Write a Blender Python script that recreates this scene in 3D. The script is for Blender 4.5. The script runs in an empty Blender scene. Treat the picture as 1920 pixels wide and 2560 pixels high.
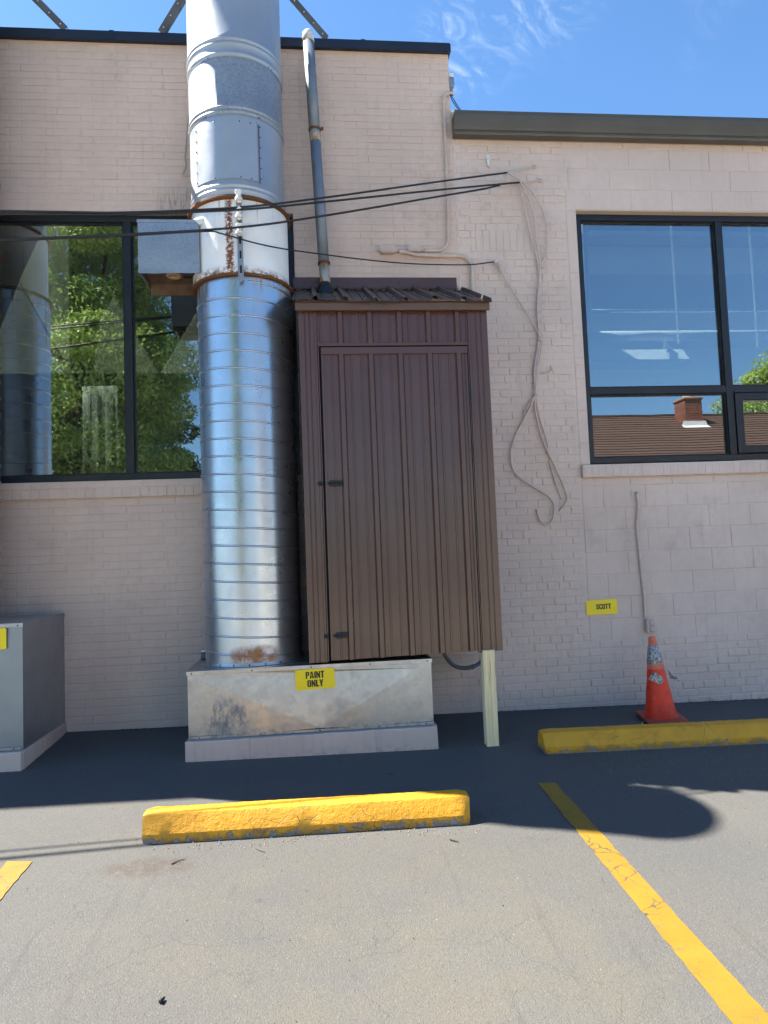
import bpy, bmesh, math, random
import numpy as np
from mathutils import Vector, Matrix
random.seed(7); RNG = np.random.default_rng(7)
scene = bpy.context.scene
COL = scene.collection

# ------------------------------------------------------------------ camera, sky, sun, exposure
# world: X along the wall to the right, Y into the wall (its face is Y=0), Z up, metres
F, YAW, PITCH, ROLL, CD, CH = 1774.0, 0.10324, 0.06220, 0.03894, 6.2755, 1.3966
def basis():
    fw = Vector((math.sin(YAW)*math.cos(PITCH), math.cos(YAW)*math.cos(PITCH), math.sin(PITCH)))
    rt = Vector((math.cos(YAW), -math.sin(YAW), 0)); dn = -rt.cross(fw)
    c, s = math.cos(ROLL), math.sin(ROLL)
    return c*rt+s*dn, -s*rt+c*dn, fw
RT, DN, FW = basis()
CAM = Vector((0, -CD, CH))
cam_d = bpy.data.cameras.new('camera'); cam = bpy.data.objects.new('camera', cam_d); COL.objects.link(cam)
cam_d.sensor_fit = 'VERTICAL'; cam_d.sensor_height = 36.0; cam_d.sensor_width = 27.0
cam_d.lens = F/2560*36.0; cam_d.clip_start = .05; cam_d.clip_end = 3000
M3 = Matrix((RT, -DN, -FW)).transposed()
cam.matrix_world = Matrix.Translation(CAM) @ M3.to_4x4()
scene.camera = cam

SUN_EL, SUN_AZ = math.radians(53.6), math.atan2(-.938, .346)      # azimuth measured from +Y towards +X
sun_dir = Vector((math.sin(SUN_AZ)*math.cos(SUN_EL), math.cos(SUN_AZ)*math.cos(SUN_EL), math.sin(SUN_EL)))
world = bpy.data.worlds.new('World'); scene.world = world; world.use_nodes = True
wn = world.node_tree; wn.nodes.clear()
sky = wn.nodes.new('ShaderNodeTexSky'); sky.sky_type = 'NISHITA'; sky.sun_disc = False
sky.sun_elevation = SUN_EL; sky.sun_rotation = SUN_AZ; sky.air_density = 1.0; sky.dust_density = 0.3; sky.ozone_density = 1.2
SKY_STRENGTH = 0.057
# thin cirrus: stretched noise over the whole sky dome, gathered into a few loose banks
tc = wn.nodes.new('ShaderNodeTexCoord')
def wnode(t, **k):
    n = wn.nodes.new(t)
    for a, v in k.items(): setattr(n, a, v)
    return n
def wmap(rot, scl, loc=(0, 0, 0)):
    m = wnode('ShaderNodeMapping'); m.inputs['Rotation'].default_value = rot; m.inputs['Scale'].default_value = scl; m.inputs['Location'].default_value = loc
    wn.links.new(tc.outputs['Generated'], m.inputs['Vector']); return m.outputs[0]
def wnoise(vec, sc, det, dist=0., rough=.6):
    n = wnode('ShaderNodeTexNoise'); n.inputs['Scale'].default_value = sc; n.inputs['Detail'].default_value = det
    n.inputs['Distortion'].default_value = dist; n.inputs['Roughness'].default_value = rough
    wn.links.new(vec, n.inputs['Vector']); return n.outputs['Fac']
def wramp(f, a, b):
    n = wnode('ShaderNodeMapRange'); n.interpolation_type = 'SMOOTHSTEP'
    n.inputs['From Min'].default_value = a; n.inputs['From Max'].default_value = b
    wn.links.new(f, n.inputs['Value']); return n.outputs[0]
def wmul(a, b):
    n = wnode('ShaderNodeMath', operation='MULTIPLY')
    for i, v in enumerate((a, b)):
        if isinstance(v, (int, float)): n.inputs[i].default_value = v
        else: wn.links.new(v, n.inputs[i])
    return n.outputs[0]
wisp = wramp(wnoise(wmap((.3, .55, .25), (1.0, 2.2, .75)), 16., 9, 1.9, .62), .42, .82)
bank = wramp(wnoise(wmap((0, 0, .4), (1, 1, 1), (3.1, .2, .6)), 2.6, 2), .57, .72)
mixc = wnode('ShaderNodeMixRGB', blend_type='MIX'); mixc.inputs[2].default_value = (6.2, 6.9, 7.6, 1)
tint = wnode('ShaderNodeMixRGB', blend_type='MULTIPLY'); tint.inputs[0].default_value = 1; tint.inputs[2].default_value = (.71, 1, 1.22, 1)
wn.links.new(sky.outputs[0], tint.inputs[1]); wn.links.new(tint.outputs[0], mixc.inputs[1])
wn.links.new(wmul(wmul(wisp, bank), .33), mixc.inputs[0])
bg = wnode('ShaderNodeBackground'); bg.inputs['Strength'].default_value = SKY_STRENGTH
wn.links.new(mixc.outputs[0], bg.inputs['Color'])
wo = wnode('ShaderNodeOutputWorld'); wn.links.new(bg.outputs[0], wo.inputs['Surface'])

sd = bpy.data.lights.new('sun', 'SUN'); sd.energy = 5.0; sd.angle = math.radians(.53); sd.color = (1, .935, .82)
sun = bpy.data.objects.new('sun', sd); COL.objects.link(sun); sun.location = (-12, 6, 16)
sun.rotation_euler = (-sun_dir).to_track_quat('-Z', 'Y').to_euler()
vs = scene.view_settings; vs.view_transform = 'Standard'; vs.look = 'None'; vs.gamma = 1.0; vs.use_curve_mapping = False
vs.exposure = 1.95
scene.cycles.max_bounces = 6; scene.cycles.diffuse_bounces = 3; scene.cycles.glossy_bounces = 4
scene.cycles.transparent_max_bounces = 10; scene.cycles.use_denoising = True; scene.cycles.use_adaptive_sampling = True; scene.cycles.adaptive_threshold = .02
scene.cycles.sample_clamp_indirect = 6.0; scene.cycles.caustics_reflective = False; scene.cycles.caustics_refractive = False

# ------------------------------------------------------------------ measuring aid and ground height
KP = 1920/1659
def at(x, y, Y):
    """3-D point on the plane Y seen at a pixel of the (1659-wide) photograph; used only to read off sizes."""
    d = FW + RT*((x*KP-960)/F) + DN*((y*KP-1280)/F)
    return CAM + d*((Y+CD)/d.y)
def px_of(p):
    v = Vector(p)-CAM; w = v.dot(FW)
    return (960+F*v.dot(RT)/w)/KP, (1280+F*v.dot(DN)/w)/KP
def gz(x, y):
    return .006 - .0141*max(-12, min(12, x)) + .05*max(-9, min(.5, y))

# ------------------------------------------------------------------ mesh helpers
def link(name, me, mat=None, parent=None, smooth=False):
    o = bpy.data.objects.new(name, me); COL.objects.link(o)
    if mat is not None and not me.materials: me.materials.append(mat)
    if parent is not None:
        o.parent = parent; o.matrix_parent_inverse = PINV.get(parent.name, Matrix.Identity(4))
    if smooth: me.polygons.foreach_set('use_smooth', [True]*len(me.polygons))
    return o
PINV = {}
def thing(name, label, cat, loc=(0, 0, 0), group=None):
    o = bpy.data.objects.new(name, None); COL.objects.link(o); o.location = loc; o.empty_display_size = .1
    o['label'] = label; o['category'] = cat
    if group: o['group'] = group
    PINV[o.name] = Matrix.Translation(loc).inverted()
    return o
def tag(o, label, cat, group=None):
    o['label'] = label; o['category'] = cat
    if group: o['group'] = group
    return o
def struct(o): o['kind'] = 'structure'; return o
def stuff(o): o['kind'] = 'stuff'; return o

class MB:
    def __init__(s): s.v = []; s.f = []
    def add(s, vs, fs):
        n = len(s.v); s.v += [tuple(p) for p in vs]; s.f += [tuple(i+n for i in f) for f in fs]; return s
    def box(s, x0, x1, y0, y1, z0, z1):
        v = [(x, y, z) for x in (x0, x1) for y in (y0, y1) for z in (z0, z1)]
        return s.add(v, [(0, 1, 3, 2), (4, 6, 7, 5), (0, 4, 5, 1), (2, 3, 7, 6), (0, 2, 6, 4), (1, 5, 7, 3)])
    def tube(s, pts, r, n=10, cap=True, rfun=None):
        pts = [Vector(p) for p in pts]; rings = []
        up = Vector((0, 0, 1)); t0 = (pts[1]-pts[0]).normalized()
        if abs(t0.dot(up)) > .9: up = Vector((1, 0, 0))
        nrm = (up - t0*up.dot(t0)).normalized()
        for i, p in enumerate(pts):
            t = (pts[min(i+1, len(pts)-1)]-pts[max(i-1, 0)]).normalized()
            nrm = (nrm - t*nrm.dot(t)).normalized(); b = t.cross(nrm)
            rr = rfun(i/(len(pts)-1)) if rfun else r
            rings.append([p + (nrm*math.cos(a)+b*math.sin(a))*rr for a in [2*math.pi*k/n for k in range(n)]])
        v = [q for ring in rings for q in ring]; f = []
        for i in range(len(pts)-1):
            for k in range(n):
                a, b_ = i*n+k, i*n+(k+1) % n
                f.append((a, b_, b_+n, a+n))
        if cap: f.append(tuple(range(n))[::-1]); f.append(tuple(range((len(pts)-1)*n, len(pts)*n)))
        return s.add(v, f)
    def lathe(s, prof, cx, cy, n=64, cap=False, a0=0, a1=2*math.pi):
        full = abs(a1-a0-2*math.pi) < 1e-6; m = n if full else n+1; v = []; f = []
        for r, z in prof:
            for k in range(m):
                a = a0+(a1-a0)*k/n; v.append((cx+r*math.cos(a), cy+r*math.sin(a), z))
        for i in range(len(prof)-1):
            for k in range(n):
                a, b = i*m+k, i*m+((k+1) % m); f.append((a, b, b+m, a+m))
        if cap and full: f.append(tuple(range(m))[::-1]); f.append(tuple(range((len(prof)-1)*m, len(prof)*m)))
        return s.add(v, f)
    def prism(s, poly, axis, a, b):
        """extrude a 2-D polygon along axis ('x','y','z') from a to b"""
        def P(u, w, t): return {'x': (t, u, w), 'y': (u, t, w), 'z': (u, w, t)}[axis]
        n = len(poly); v = [P(u, w, a) for u, w in poly]+[P(u, w, b) for u, w in poly]
        f = [tuple(range(n)), tuple(range(n, 2*n))[::-1]]+[(i, (i+1) % n, (i+1) % n+n, i+n) for i in range(n)]
        return s.add(v, f)
    def mesh(s, name, bevel=0, seg=1, fix=True):
        me = bpy.data.meshes.new(name); me.from_pydata(s.v, [], s.f)
        if bevel or fix:
            bm = bmesh.new(); bm.from_mesh(me)
            if bevel: bmesh.ops.bevel(bm, geom=[e for e in bm.edges if len(e.link_faces) == 2 and e.calc_face_angle(0) > .5], offset=bevel, segments=seg, affect='EDGES', profile=.6)
            bmesh.ops.recalc_face_normals(bm, faces=bm.faces); bm.to_mesh(me); bm.free()
        me.update(); return me
    def build(s, name, mat, parent=None, bevel=0, seg=1, smooth=False, auto=None):
        o = link(name, s.mesh(name, bevel, seg), mat, parent, smooth)
        if auto is not None: shade(o.data, auto)
        return o
def shade(me, deg=35):
    """smooth shading with sharp edges above an angle"""
    bm = bmesh.new(); bm.from_mesh(me)
    for f in bm.faces: f.smooth = True
    for e in bm.edges:
        if len(e.link_faces) == 2 and e.calc_face_angle(0) > math.radians(deg): e.smooth = False
    bm.to_mesh(me); bm.free()
def slab(name, xs, zs, holes, y0, y1, mat, parent):
    """one connected wall slab in the XZ plane with rectangular openings (index cells)"""
    m = MB(); nx, nz = len(xs), len(zs)
    solid = lambda i, j: 0 <= i < nx-1 and 0 <= j < nz-1 and (i, j) not in holes
    idx = {}
    def V(i, j, k):
        if (i, j, k) not in idx: idx[(i, j, k)] = len(m.v); m.v.append((xs[i], (y0, y1)[k], zs[j]))
        return idx[(i, j, k)]
    for i in range(nx-1):
        for j in range(nz-1):
            if not solid(i, j): continue
            m.f.append((V(i, j, 0), V(i+1, j, 0), V(i+1, j+1, 0), V(i, j+1, 0)))
            m.f.append((V(i, j, 1), V(i, j+1, 1), V(i+1, j+1, 1), V(i+1, j, 1)))
            if not solid(i-1, j): m.f.append((V(i, j, 0), V(i, j+1, 0), V(i, j+1, 1), V(i, j, 1)))
            if not solid(i+1, j): m.f.append((V(i+1, j, 0), V(i+1, j, 1), V(i+1, j+1, 1), V(i+1, j+1, 0)))
            if not solid(i, j-1): m.f.append((V(i, j, 0), V(i, j, 1), V(i+1, j, 1), V(i+1, j, 0)))
            if not solid(i, j+1): m.f.append((V(i, j+1, 0), V(i+1, j+1, 0), V(i+1, j+1, 1), V(i, j+1, 1)))
    return m.build(name, mat, parent)
def spline(pts, n=6):
    """Catmull-Rom through points"""
    P = [Vector(p) for p in pts]; P = [P[0]*2-P[1]]+P+[P[-1]*2-P[-2]]; out = []
    for i in range(1, len(P)-2):
        for k in range(n):
            t = k/n; a, b, c, d = P[i-1:i+3]
            out.append(.5*((2*b)+(c-a)*t+(2*a-5*b+4*c-d)*t*t+(3*b-a-3*c+d)*t**3))
    out.append(P[-2]); return out
def copy_tree(o, parent=None, inv=None):
    c = o.copy(); COL.objects.link(c)
    if parent is not None: c.parent = parent
    for ch in o.children: copy_tree(ch, c)
    return c

# ------------------------------------------------------------------ material helpers
class NT:
    def __init__(s, name):
        s.m = bpy.data.materials.new(name); s.m.use_nodes = True; s.t = s.m.node_tree; s.b = s.t.nodes['Principled BSDF']
        s.out = s.t.nodes['Material Output']
    def n(s, t, **k):
        x = s.t.nodes.new(t)
        for a, v in k.items(): setattr(x, a, v)
        return x
    def put(s, sock, v):
        if hasattr(v, 'is_linked') or isinstance(v, bpy.types.NodeSocket): s.t.links.new(v, sock)
        else: sock.default_value = (*v, 1) if isinstance(v, (tuple, list)) and len(v) == 3 and sock.type == 'RGBA' else v
    def pos(s): return s.n('ShaderNodeNewGeometry').outputs['Position']
    def obj(s): return s.n('ShaderNodeTexCoord').outputs['Object']
    def rnd(s): return s.n('ShaderNodeObjectInfo').outputs['Random']
    def map(s, v, scale=(1, 1, 1), loc=(0, 0, 0), rot=(0, 0, 0)):
        m = s.n('ShaderNodeMapping'); s.put(m.inputs['Vector'], v); m.inputs['Scale'].default_value = scale
        m.inputs['Location'].default_value = loc; m.inputs['Rotation'].default_value = rot; return m.outputs[0]
    def noise(s, v, sc, det=4, rough=.55, dist=0):
        x = s.n('ShaderNodeTexNoise'); s.put(x.inputs['Vector'], v); x.inputs['Scale'].default_value = sc
        x.inputs['Detail'].default_value = det; x.inputs['Roughness'].default_value = rough; x.inputs['Distortion'].default_value = dist
        return x.outputs['Fac']
    def vor(s, v, sc, feat='F1', out='Distance', rand=1):
        x = s.n('ShaderNodeTexVoronoi', feature=feat); s.put(x.inputs['Vector'], v); x.inputs['Scale'].default_value = sc
        x.inputs['Randomness'].default_value = rand; return x.outputs[out]
    def step(s, v, a, b, lo=0., hi=1.):
        x = s.n('ShaderNodeMapRange'); x.interpolation_type = 'SMOOTHSTEP' if True else 'LINEAR'; s.put(x.inputs['Value'], v)
        x.inputs['From Min'].default_value = a; x.inputs['From Max'].default_value = b
        x.inputs['To Min'].default_value = lo; x.inputs['To Max'].default_value = hi; return x.outputs[0]
    def mth(s, op, a, b=0.0, clamp=False):
        x = s.n('ShaderNodeMath', operation=op); x.use_clamp = clamp; s.put(x.inputs[0], a); s.put(x.inputs[1], b); return x.outputs[0]
    def mix(s, f, a, b, mode='MIX'):
        x = s.n('ShaderNodeMixRGB', blend_type=mode); s.put(x.inputs[0], f); s.put(x.inputs[1], a); s.put(x.inputs[2], b); return x.outputs[0]
    def sep(s, v):
        x = s.n('ShaderNodeSeparateXYZ'); s.put(x.inputs[0], v); return x.outputs
    def bump(s, h, st=.3, d=.01, normal=None):
        x = s.n('ShaderNodeBump'); s.put(x.inputs['Height'], h); x.inputs['Strength'].default_value = st; x.inputs['Distance'].default_value = d
        if normal is not None: s.put(x.inputs['Normal'], normal)
        return x.outputs[0]
    def set(s, **k):
        for a, v in k.items(): s.put(s.b.inputs[a.replace('_', ' ')], v)
        return s.m
def simple(name, col, rough=.5, metal=0., var=.15, vsc=8., bsc=60., bst=.1, bd=.003, spec=.5):
    t = NT(name); p = t.pos(); n = t.noise(p, vsc, 5)
    c = t.mix(t.step(n, .25, .75), tuple(x*(1-var) for x in col), tuple(min(1, x*(1+var)) for x in col))
    return t.set(Base_Color=c, Roughness=t.step(t.noise(p, vsc*2.3, 3), .2, .8, max(.02, rough-.08), min(1, rough+.08)), Metallic=metal,
                 Specular_IOR_Level=spec, Normal=t.bump(t.noise(p, bsc, 4), bst, bd))
# ------------------------------------------------------------------ materials
def m_paint(name, stain=False, base=(.655, .515, .445)):
    t = NT(name); p = t.pos(); x, y, z = t.sep(p)[0:3]
    a = tuple(c*.90 for c in base); b = tuple(min(1, c*1.07) for c in base)
    c = t.mix(t.step(t.noise(p, .9, 4), .3, .7), a, b)
    c = t.mix(t.step(t.noise(p, 14, 6, .7), .35, .75, 0, .35), c, tuple(k*.80 for k in base))
    c = t.mix(t.mth('MULTIPLY', t.rnd(), .16), c, (base[0]*.82, base[1]*.83, base[2]*.85))
    run = t.noise(t.map(p, (9, 9, .7)), 2.2, 5, .7)                       # faint vertical wash marks
    c = t.mix(t.step(run, .52, .72, 0, .34), c, tuple(k*.70 for k in base))
    grime = t.mth('MULTIPLY', t.step(t.noise(p, 2.3, 6, .72), .50, .70), t.step(t.noise(t.map(p, loc=(4, 1, 9)), .7, 3), .42, .62))
    c = t.mix(t.mth('MULTIPLY', grime, .28), c, (.20, .165, .15))
    splash = t.mth('MULTIPLY', t.step(z, .03, -.12), t.step(t.noise(p, 22, 5, .7), .42, .66))   # tar and soil splashed up from the lot
    c = t.mix(t.mth('MULTIPLY', splash, .75), c, (.035, .035, .04))
    if stain:
        d = t.mth('ADD', t.mth('POWER', t.mth('DIVIDE', t.mth('ADD', x, .93), .42), 2.), t.mth('POWER', t.mth('DIVIDE', t.mth('SUBTRACT', z, 4.60), .22), 2.))
        k = t.mth('MULTIPLY', t.step(d, 1.0, .05), t.step(t.noise(t.map(p, (30, 30, 3.5)), 1.6, 5, .7), .44, .68))
        c = t.mix(t.mth('MULTIPLY', k, .6), c, (.05, .045, .045))
    chips = t.step(t.noise(p, 38, 3, .5), .735, .76)
    c = t.mix(t.mth('MULTIPLY', chips, .6), c, (.66, .62, .60))
    h = t.mth('ADD', t.mth('MULTIPLY', t.noise(p, 120, 4), .6), t.noise(p, 22, 4))
    return t.set(Base_Color=c, Roughness=.62, Specular_IOR_Level=.35, Normal=t.bump(h, .35, .004))
WALLP = m_paint('masonry paint, left building', True)
WALLR = m_paint('masonry paint, right building', False, (.67, .54, .475))
TRIMP = simple('tan soffit paint', (.52, .40, .27), .6, 0, .08)

def m_asphalt():
    t = NT('asphalt'); p = t.pos(); x, y, z = t.sep(p)[0:3]
    big = t.noise(p, .55, 5, .6, .4)
    c = t.mix(t.step(big, .32, .68), (.092, .092, .092), (.108, .106, .100))
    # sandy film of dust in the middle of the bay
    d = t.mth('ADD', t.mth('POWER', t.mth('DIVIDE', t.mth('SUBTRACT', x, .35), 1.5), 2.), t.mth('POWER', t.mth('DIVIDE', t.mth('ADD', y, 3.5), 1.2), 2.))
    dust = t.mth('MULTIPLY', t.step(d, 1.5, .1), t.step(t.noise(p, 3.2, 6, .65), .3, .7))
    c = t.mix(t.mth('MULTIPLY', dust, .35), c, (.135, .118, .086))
    # aggregate showing through
    ag = t.vor(p, 150, 'F1'); cell = t.vor(p, 150, 'F1', 'Color')
    g = t.sep(cell)[0]
    c = t.mix(t.mth('MULTIPLY', t.step(ag, .42, .15), t.step(g, .76, .98)), c, (.19, .18, .155))
    c = t.mix(t.mth('MULTIPLY', t.step(t.noise(p, 95, 5, .7), .48, .74), .5), c, (.040, .040, .043))
    c = t.mix(t.mth('MULTIPLY', t.step(t.noise(p, 60, 4, .6), .56, .74), .4), c, (.140, .137, .128))
    # rust/oil blotch and darker tyre scuffs
    o = t.mth('ADD', t.mth('POWER', t.mth('DIVIDE', t.mth('ADD', x, .86), .26), 2.), t.mth('POWER', t.mth('DIVIDE', t.mth('ADD', y, 2.52), .11), 2.))
    c = t.mix(t.mth('MULTIPLY', t.mth('MULTIPLY', t.step(o, 1.3, 0.), t.step(t.noise(p, 14, 6, .75), .35, .6)), .6), c, (.07, .048, .038))
    sc = t.noise(t.map(p, (6.5, .55, 1), (0, 0, 0), (0, 0, .35)), 1.3, 5, .6)
    c = t.mix(t.step(sc, .60, .76, 0, .45), c, (.065, .065, .068))
    sp = t.vor(t.map(p, loc=(3.3, 1.7, 0)), 2.6, 'F1'); spc = t.sep(t.vor(t.map(p, loc=(3.3, 1.7, 0)), 2.6, 'F1', 'Color'))
    drip = t.mth('MULTIPLY', t.step(t.mth('ADD', sp, t.mth('MULTIPLY', t.noise(p, 30, 4), .05)), .115, .075), t.step(spc[0], .72, .80))
    c = t.mix(t.mth('MULTIPLY', drip, .45), c, (.045, .043, .040))
    # hairline cracks
    w = t.n('ShaderNodeVectorMath', operation='ADD'); t.put(w.inputs[0], p)
    nz = t.n('ShaderNodeTexNoise'); t.put(nz.inputs['Vector'], p); nz.inputs['Scale'].default_value = 3.; nz.inputs['Detail'].default_value = 6
    sc2 = t.n('ShaderNodeVectorMath', operation='SCALE'); t.put(sc2.inputs[0], nz.outputs['Color']); sc2.inputs['Scale'].default_value = .42; t.put(w.inputs[1], sc2.outputs[0])
    e = t.vor(w.outputs[0], 1.25, 'DISTANCE_TO_EDGE'); crack = t.mth('MULTIPLY', t.step(e, .005, .001), t.step(t.noise(p, 1.1, 3), .44, .56))
    e2 = t.vor(w.outputs[0], 4.2, 'DISTANCE_TO_EDGE'); crack2 = t.mth('MULTIPLY', t.step(e2, .007, .0015), t.step(t.noise(t.map(p, loc=(7, 3, 0)), 1.6, 3), .52, .62))
    ck = t.mth('MAXIMUM', crack, crack2)
    c = t.mix(t.mth('MULTIPLY', ck, .20), c, (.045, .045, .045))
    # pale mineral crumbs
    cr = t.vor(p, 34, 'F1'); crc = t.sep(t.vor(p, 34, 'F1', 'Color'))
    c = t.mix(t.mth('MULTIPLY', t.step(cr, .11, .05), t.step(crc[1], .965, .985)), c, (.36, .34, .29))
    h = t.mth('ADD', t.mth('MULTIPLY', t.noise(p, 210, 3), .5), t.mth('ADD', t.mth('MULTIPLY', ag, -.5), t.mth('MULTIPLY', t.noise(p, 28, 5), .9)))
    h = t.mth('SUBTRACT', h, t.mth('MULTIPLY', ck, .28))
    return t.set(Base_Color=c, Roughness=t.step(big, .3, .7, .62, .74), Specular_IOR_Level=.12, Normal=t.bump(h, .6, .005))
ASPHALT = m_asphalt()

def m_linepaint():
    t = NT('yellow road paint'); p = t.pos()
    c = t.mix(t.step(t.noise(p, 5, 5), .3, .7), (.225, .128, .0075), (.262, .152, .0095))
    wear = t.mth('MAXIMUM', t.step(t.noise(p, 26, 7, .75), .57, .68), t.mth('MULTIPLY', t.step(t.noise(p, 110, 4, .7), .55, .68), t.step(t.noise(p, 3., 3), .40, .65)))
    c = t.mix(t.mth('MULTIPLY', wear, .75), c, (.095, .088, .07))
    c = t.mix(t.step(t.noise(t.map(p, (1.5, 5, 1)), 2.2, 5, .7), .55, .78, 0, .5), c, (.13, .075, .02))
    w = t.n('ShaderNodeVectorMath', operation='ADD'); t.put(w.inputs[0], p)
    nz = t.n('ShaderNodeTexNoise'); t.put(nz.inputs['Vector'], p); nz.inputs['Scale'].default_value = 7; 
    sc2 = t.n('ShaderNodeVectorMath', operation='SCALE'); t.put(sc2.inputs[0], nz.outputs['Color']); sc2.inputs['Scale'].default_value = .2; t.put(w.inputs[1], sc2.outputs[0])
    e = t.vor(t.map(w.outputs[0], (1, 1, 1)), 6, 'DISTANCE_TO_EDGE')
    ck = t.mth('MULTIPLY', t.step(e, .022, .006), t.step(t.noise(p, 3.1, 3), .46, .58))
    c = t.mix(ck, c, (.07, .06, .04))
    return t.set(Base_Color=c, Roughness=.6, Normal=t.bump(t.noise(p, 190, 3), .4, .003))
LINEP = m_linepaint()

def m_stop():
    t = NT('yellow painted concrete'); p = t.pos(); o = t.obj(); z = t.sep(o)[2]
    c = t.mix(t.step(t.noise(p, 6, 5), .3, .7), (.66, .30, .010), (.76, .36, .014))
    low = t.step(z, .085, .0)
    chip = t.step(t.mth('ADD', t.noise(p, 24, 7, .72), t.mth('MULTIPLY', low, .17)), .645, .675)
    c = t.mix(t.step(t.mth('ADD', t.noise(p, 9, 6, .7), t.mth('MULTIPLY', low, .30)), .56, .78, 0, .75), c, (.30, .18, .05))
    c = t.mix(chip, c, t.mix(t.noise(p, 80, 3), (.16, .155, .15), (.36, .35, .34)))
    h = t.mth('ADD', t.noise(p, 34, 6, .65), t.mth('ADD', t.mth('MULTIPLY', chip, -.55), t.mth('MULTIPLY', t.noise(p, 140, 3), .35)))
    w = t.vor(t.map(p, (1, 1, 2.5)), 7, 'DISTANCE_TO_EDGE'); ck = t.mth('MULTIPLY', t.step(w, .012, .002), t.step(t.noise(p, 2.6, 2), .5, .6))
    c = t.mix(ck, c, (.10, .07, .03)); h = t.mth('SUBTRACT', h, ck)
    return t.set(Base_Color=c, Roughness=.58, Normal=t.bump(h, .75, .008))
STOPP = m_stop()

def m_galv(name, col=(.60, .625, .65), rough=.34, spangle=0., streak=.25, brush=True, metal=1., rust=None, smudge=0., dent=.12, rcol=((.16, .05, .010), (.55, .24, .035))):
    t = NT(name); p = t.pos(); o = t.obj(); x, y, z = t.sep(p)[0:3]
    c = t.mix(t.step(t.noise(p, 5, 6, .65), .25, .75), tuple(k*(1-streak) for k in col), col)
    r = t.step(t.noise(p, 9, 5, .6), .2, .8, rough-.04, rough+.07)
    if spangle:
        v = t.sep(t.vor(p, spangle, 'F1', 'Color'))[0]
        c = t.mix(t.mth('MULTIPLY', v, .38 if spangle < 40 else .55), c, tuple(k*(.74 if spangle < 40 else .52) for k in col)); r = t.mth('ADD', r, t.mth('MULTIPLY', v, .06 if spangle < 40 else .12))
    run = t.noise(t.map(p, (26, 26, 1.1)), 1.5, 5, .7)
    c = t.mix(t.step(run, .55, .75, 0, .30), c, (.34, .345, .33))
    if smudge:
        sm = t.step(t.noise(p, 3.2, 6, .7), .52, .72, 0, smudge); c = t.mix(sm, c, (.30, .26, .20)); r = t.mth('ADD', r, t.mth('MULTIPLY', sm, .2))
    if rust:
        k = rust(t, p, x, y, z); rc = t.mix(t.noise(p, 60, 5), *rcol)
        c = t.mix(k, c, rc); r = t.mix(k, r, (.85, .85, .85))
        met = t.mth('MULTIPLY', t.mth('SUBTRACT', 1., k, True), metal)
    else: met = metal
    h = t.mth('ADD', t.mth('MULTIPLY', t.noise(p, 4.0, 3), 1.0), t.mth('MULTIPLY', t.noise(t.map(p, (30, 30, 260)) if brush else t.map(p, (60, 60, 60)), 1., 3), .05))
    return t.set(Base_Color=c, Roughness=r, Metallic=met, Normal=t.bump(h, dent, .02))
def rust_base(t, p, x, y, z):          # orange bloom low on the front of the spiral pipe, and drips under its top flange
    d = t.mth('ADD', t.mth('POWER', t.mth('DIVIDE', t.mth('ADD', x, .45), .19), 2.), t.mth('POWER', t.mth('DIVIDE', t.mth('SUBTRACT', z, .68), .085), 2.))
    a = t.mth('MULTIPLY', t.step(d, 1.6, .1), t.step(t.noise(p, 16, 6, .7), .28, .58))
    dr = t.mth('MULTIPLY', t.step(t.noise(t.map(p, (34, 34, 1.2)), 1., 4, .7), .52, .66), t.step(t.mth('ADD', z, t.mth('MULTIPLY', t.noise(t.map(p, (20, 20, .1)), 1.), .25)), 3.58, 3.72))
    return t.mth('MAXIMUM', t.mth('MULTIPLY', a, .95), t.mth('MULTIPLY', dr, .85))
def grime_box(t, p, x, y, z):          # brown smear low on the left of the front sheet
    d = t.mth('ADD', t.mth('POWER', t.mth('DIVIDE', t.mth('ADD', x, .66), .17), 2.), t.mth('POWER', t.mth('DIVIDE', t.mth('SUBTRACT', z, .24), .16), 2.))
    a = t.mth('MULTIPLY', t.step(d, 1.4, .1), t.step(t.noise(t.map(p, (30, 30, 12)), 1., 6, .75), .40, .62))
    f = t.mth('MULTIPLY', t.step(z, .20, .12), t.step(t.noise(p, 18, 5, .7), .44, .64))
    return t.mth('MAXIMUM', t.mth('MULTIPLY', a, .6), t.mth('MULTIPLY', f, .45))
def rust_lip(t, p, x, y, z):
    return t.step(t.noise(p, 30, 5, .7), .22, .40)
GALV_SPIRAL = m_galv('spiral galvanised steel', (.50, .555, .62), .29, 0, .14, True, .9, rust_base, 0., .03)
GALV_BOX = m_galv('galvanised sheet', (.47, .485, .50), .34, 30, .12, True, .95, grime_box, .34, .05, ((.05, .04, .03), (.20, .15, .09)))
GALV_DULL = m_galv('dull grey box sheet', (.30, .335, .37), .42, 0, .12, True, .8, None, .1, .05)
GALV_UP = m_galv('grey galvanised duct', (.37, .405, .45), .40, 0, .10, True, .45)
GALV_SPANGLE = m_galv('spangled galvanised duct', (.33, .365, .41), .42, 75, .14, False, .45)
GALV_JB = m_galv('spangled box sheet', (.50, .53, .58), .42, 110, .2, False, .9)
GALV_SIDE = m_galv('dull sheet side', (.42, .44, .47), .40, 0, .15, False, .9)
GALV_PIPE = m_galv('weathered vent pipe', (.20, .245, .30), .45, 0, .25, True, .25)
RUSTY = m_galv('rusted flange', (.42, .38, .33), .6, 0, .3, False, .5, rust_lip, rcol=((.055, .018, .007), (.22, .080, .020)))
def rust_boot(t, p, x, y, z): return t.step(t.noise(t.map(p, (40, 40, 9)), 1., 5, .7), .50, .62)
GALV_BOOT = m_galv('rust-spotted pipe end', (.47, .46, .42), .5, 0, .3, False, .4, rust_boot)
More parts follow.
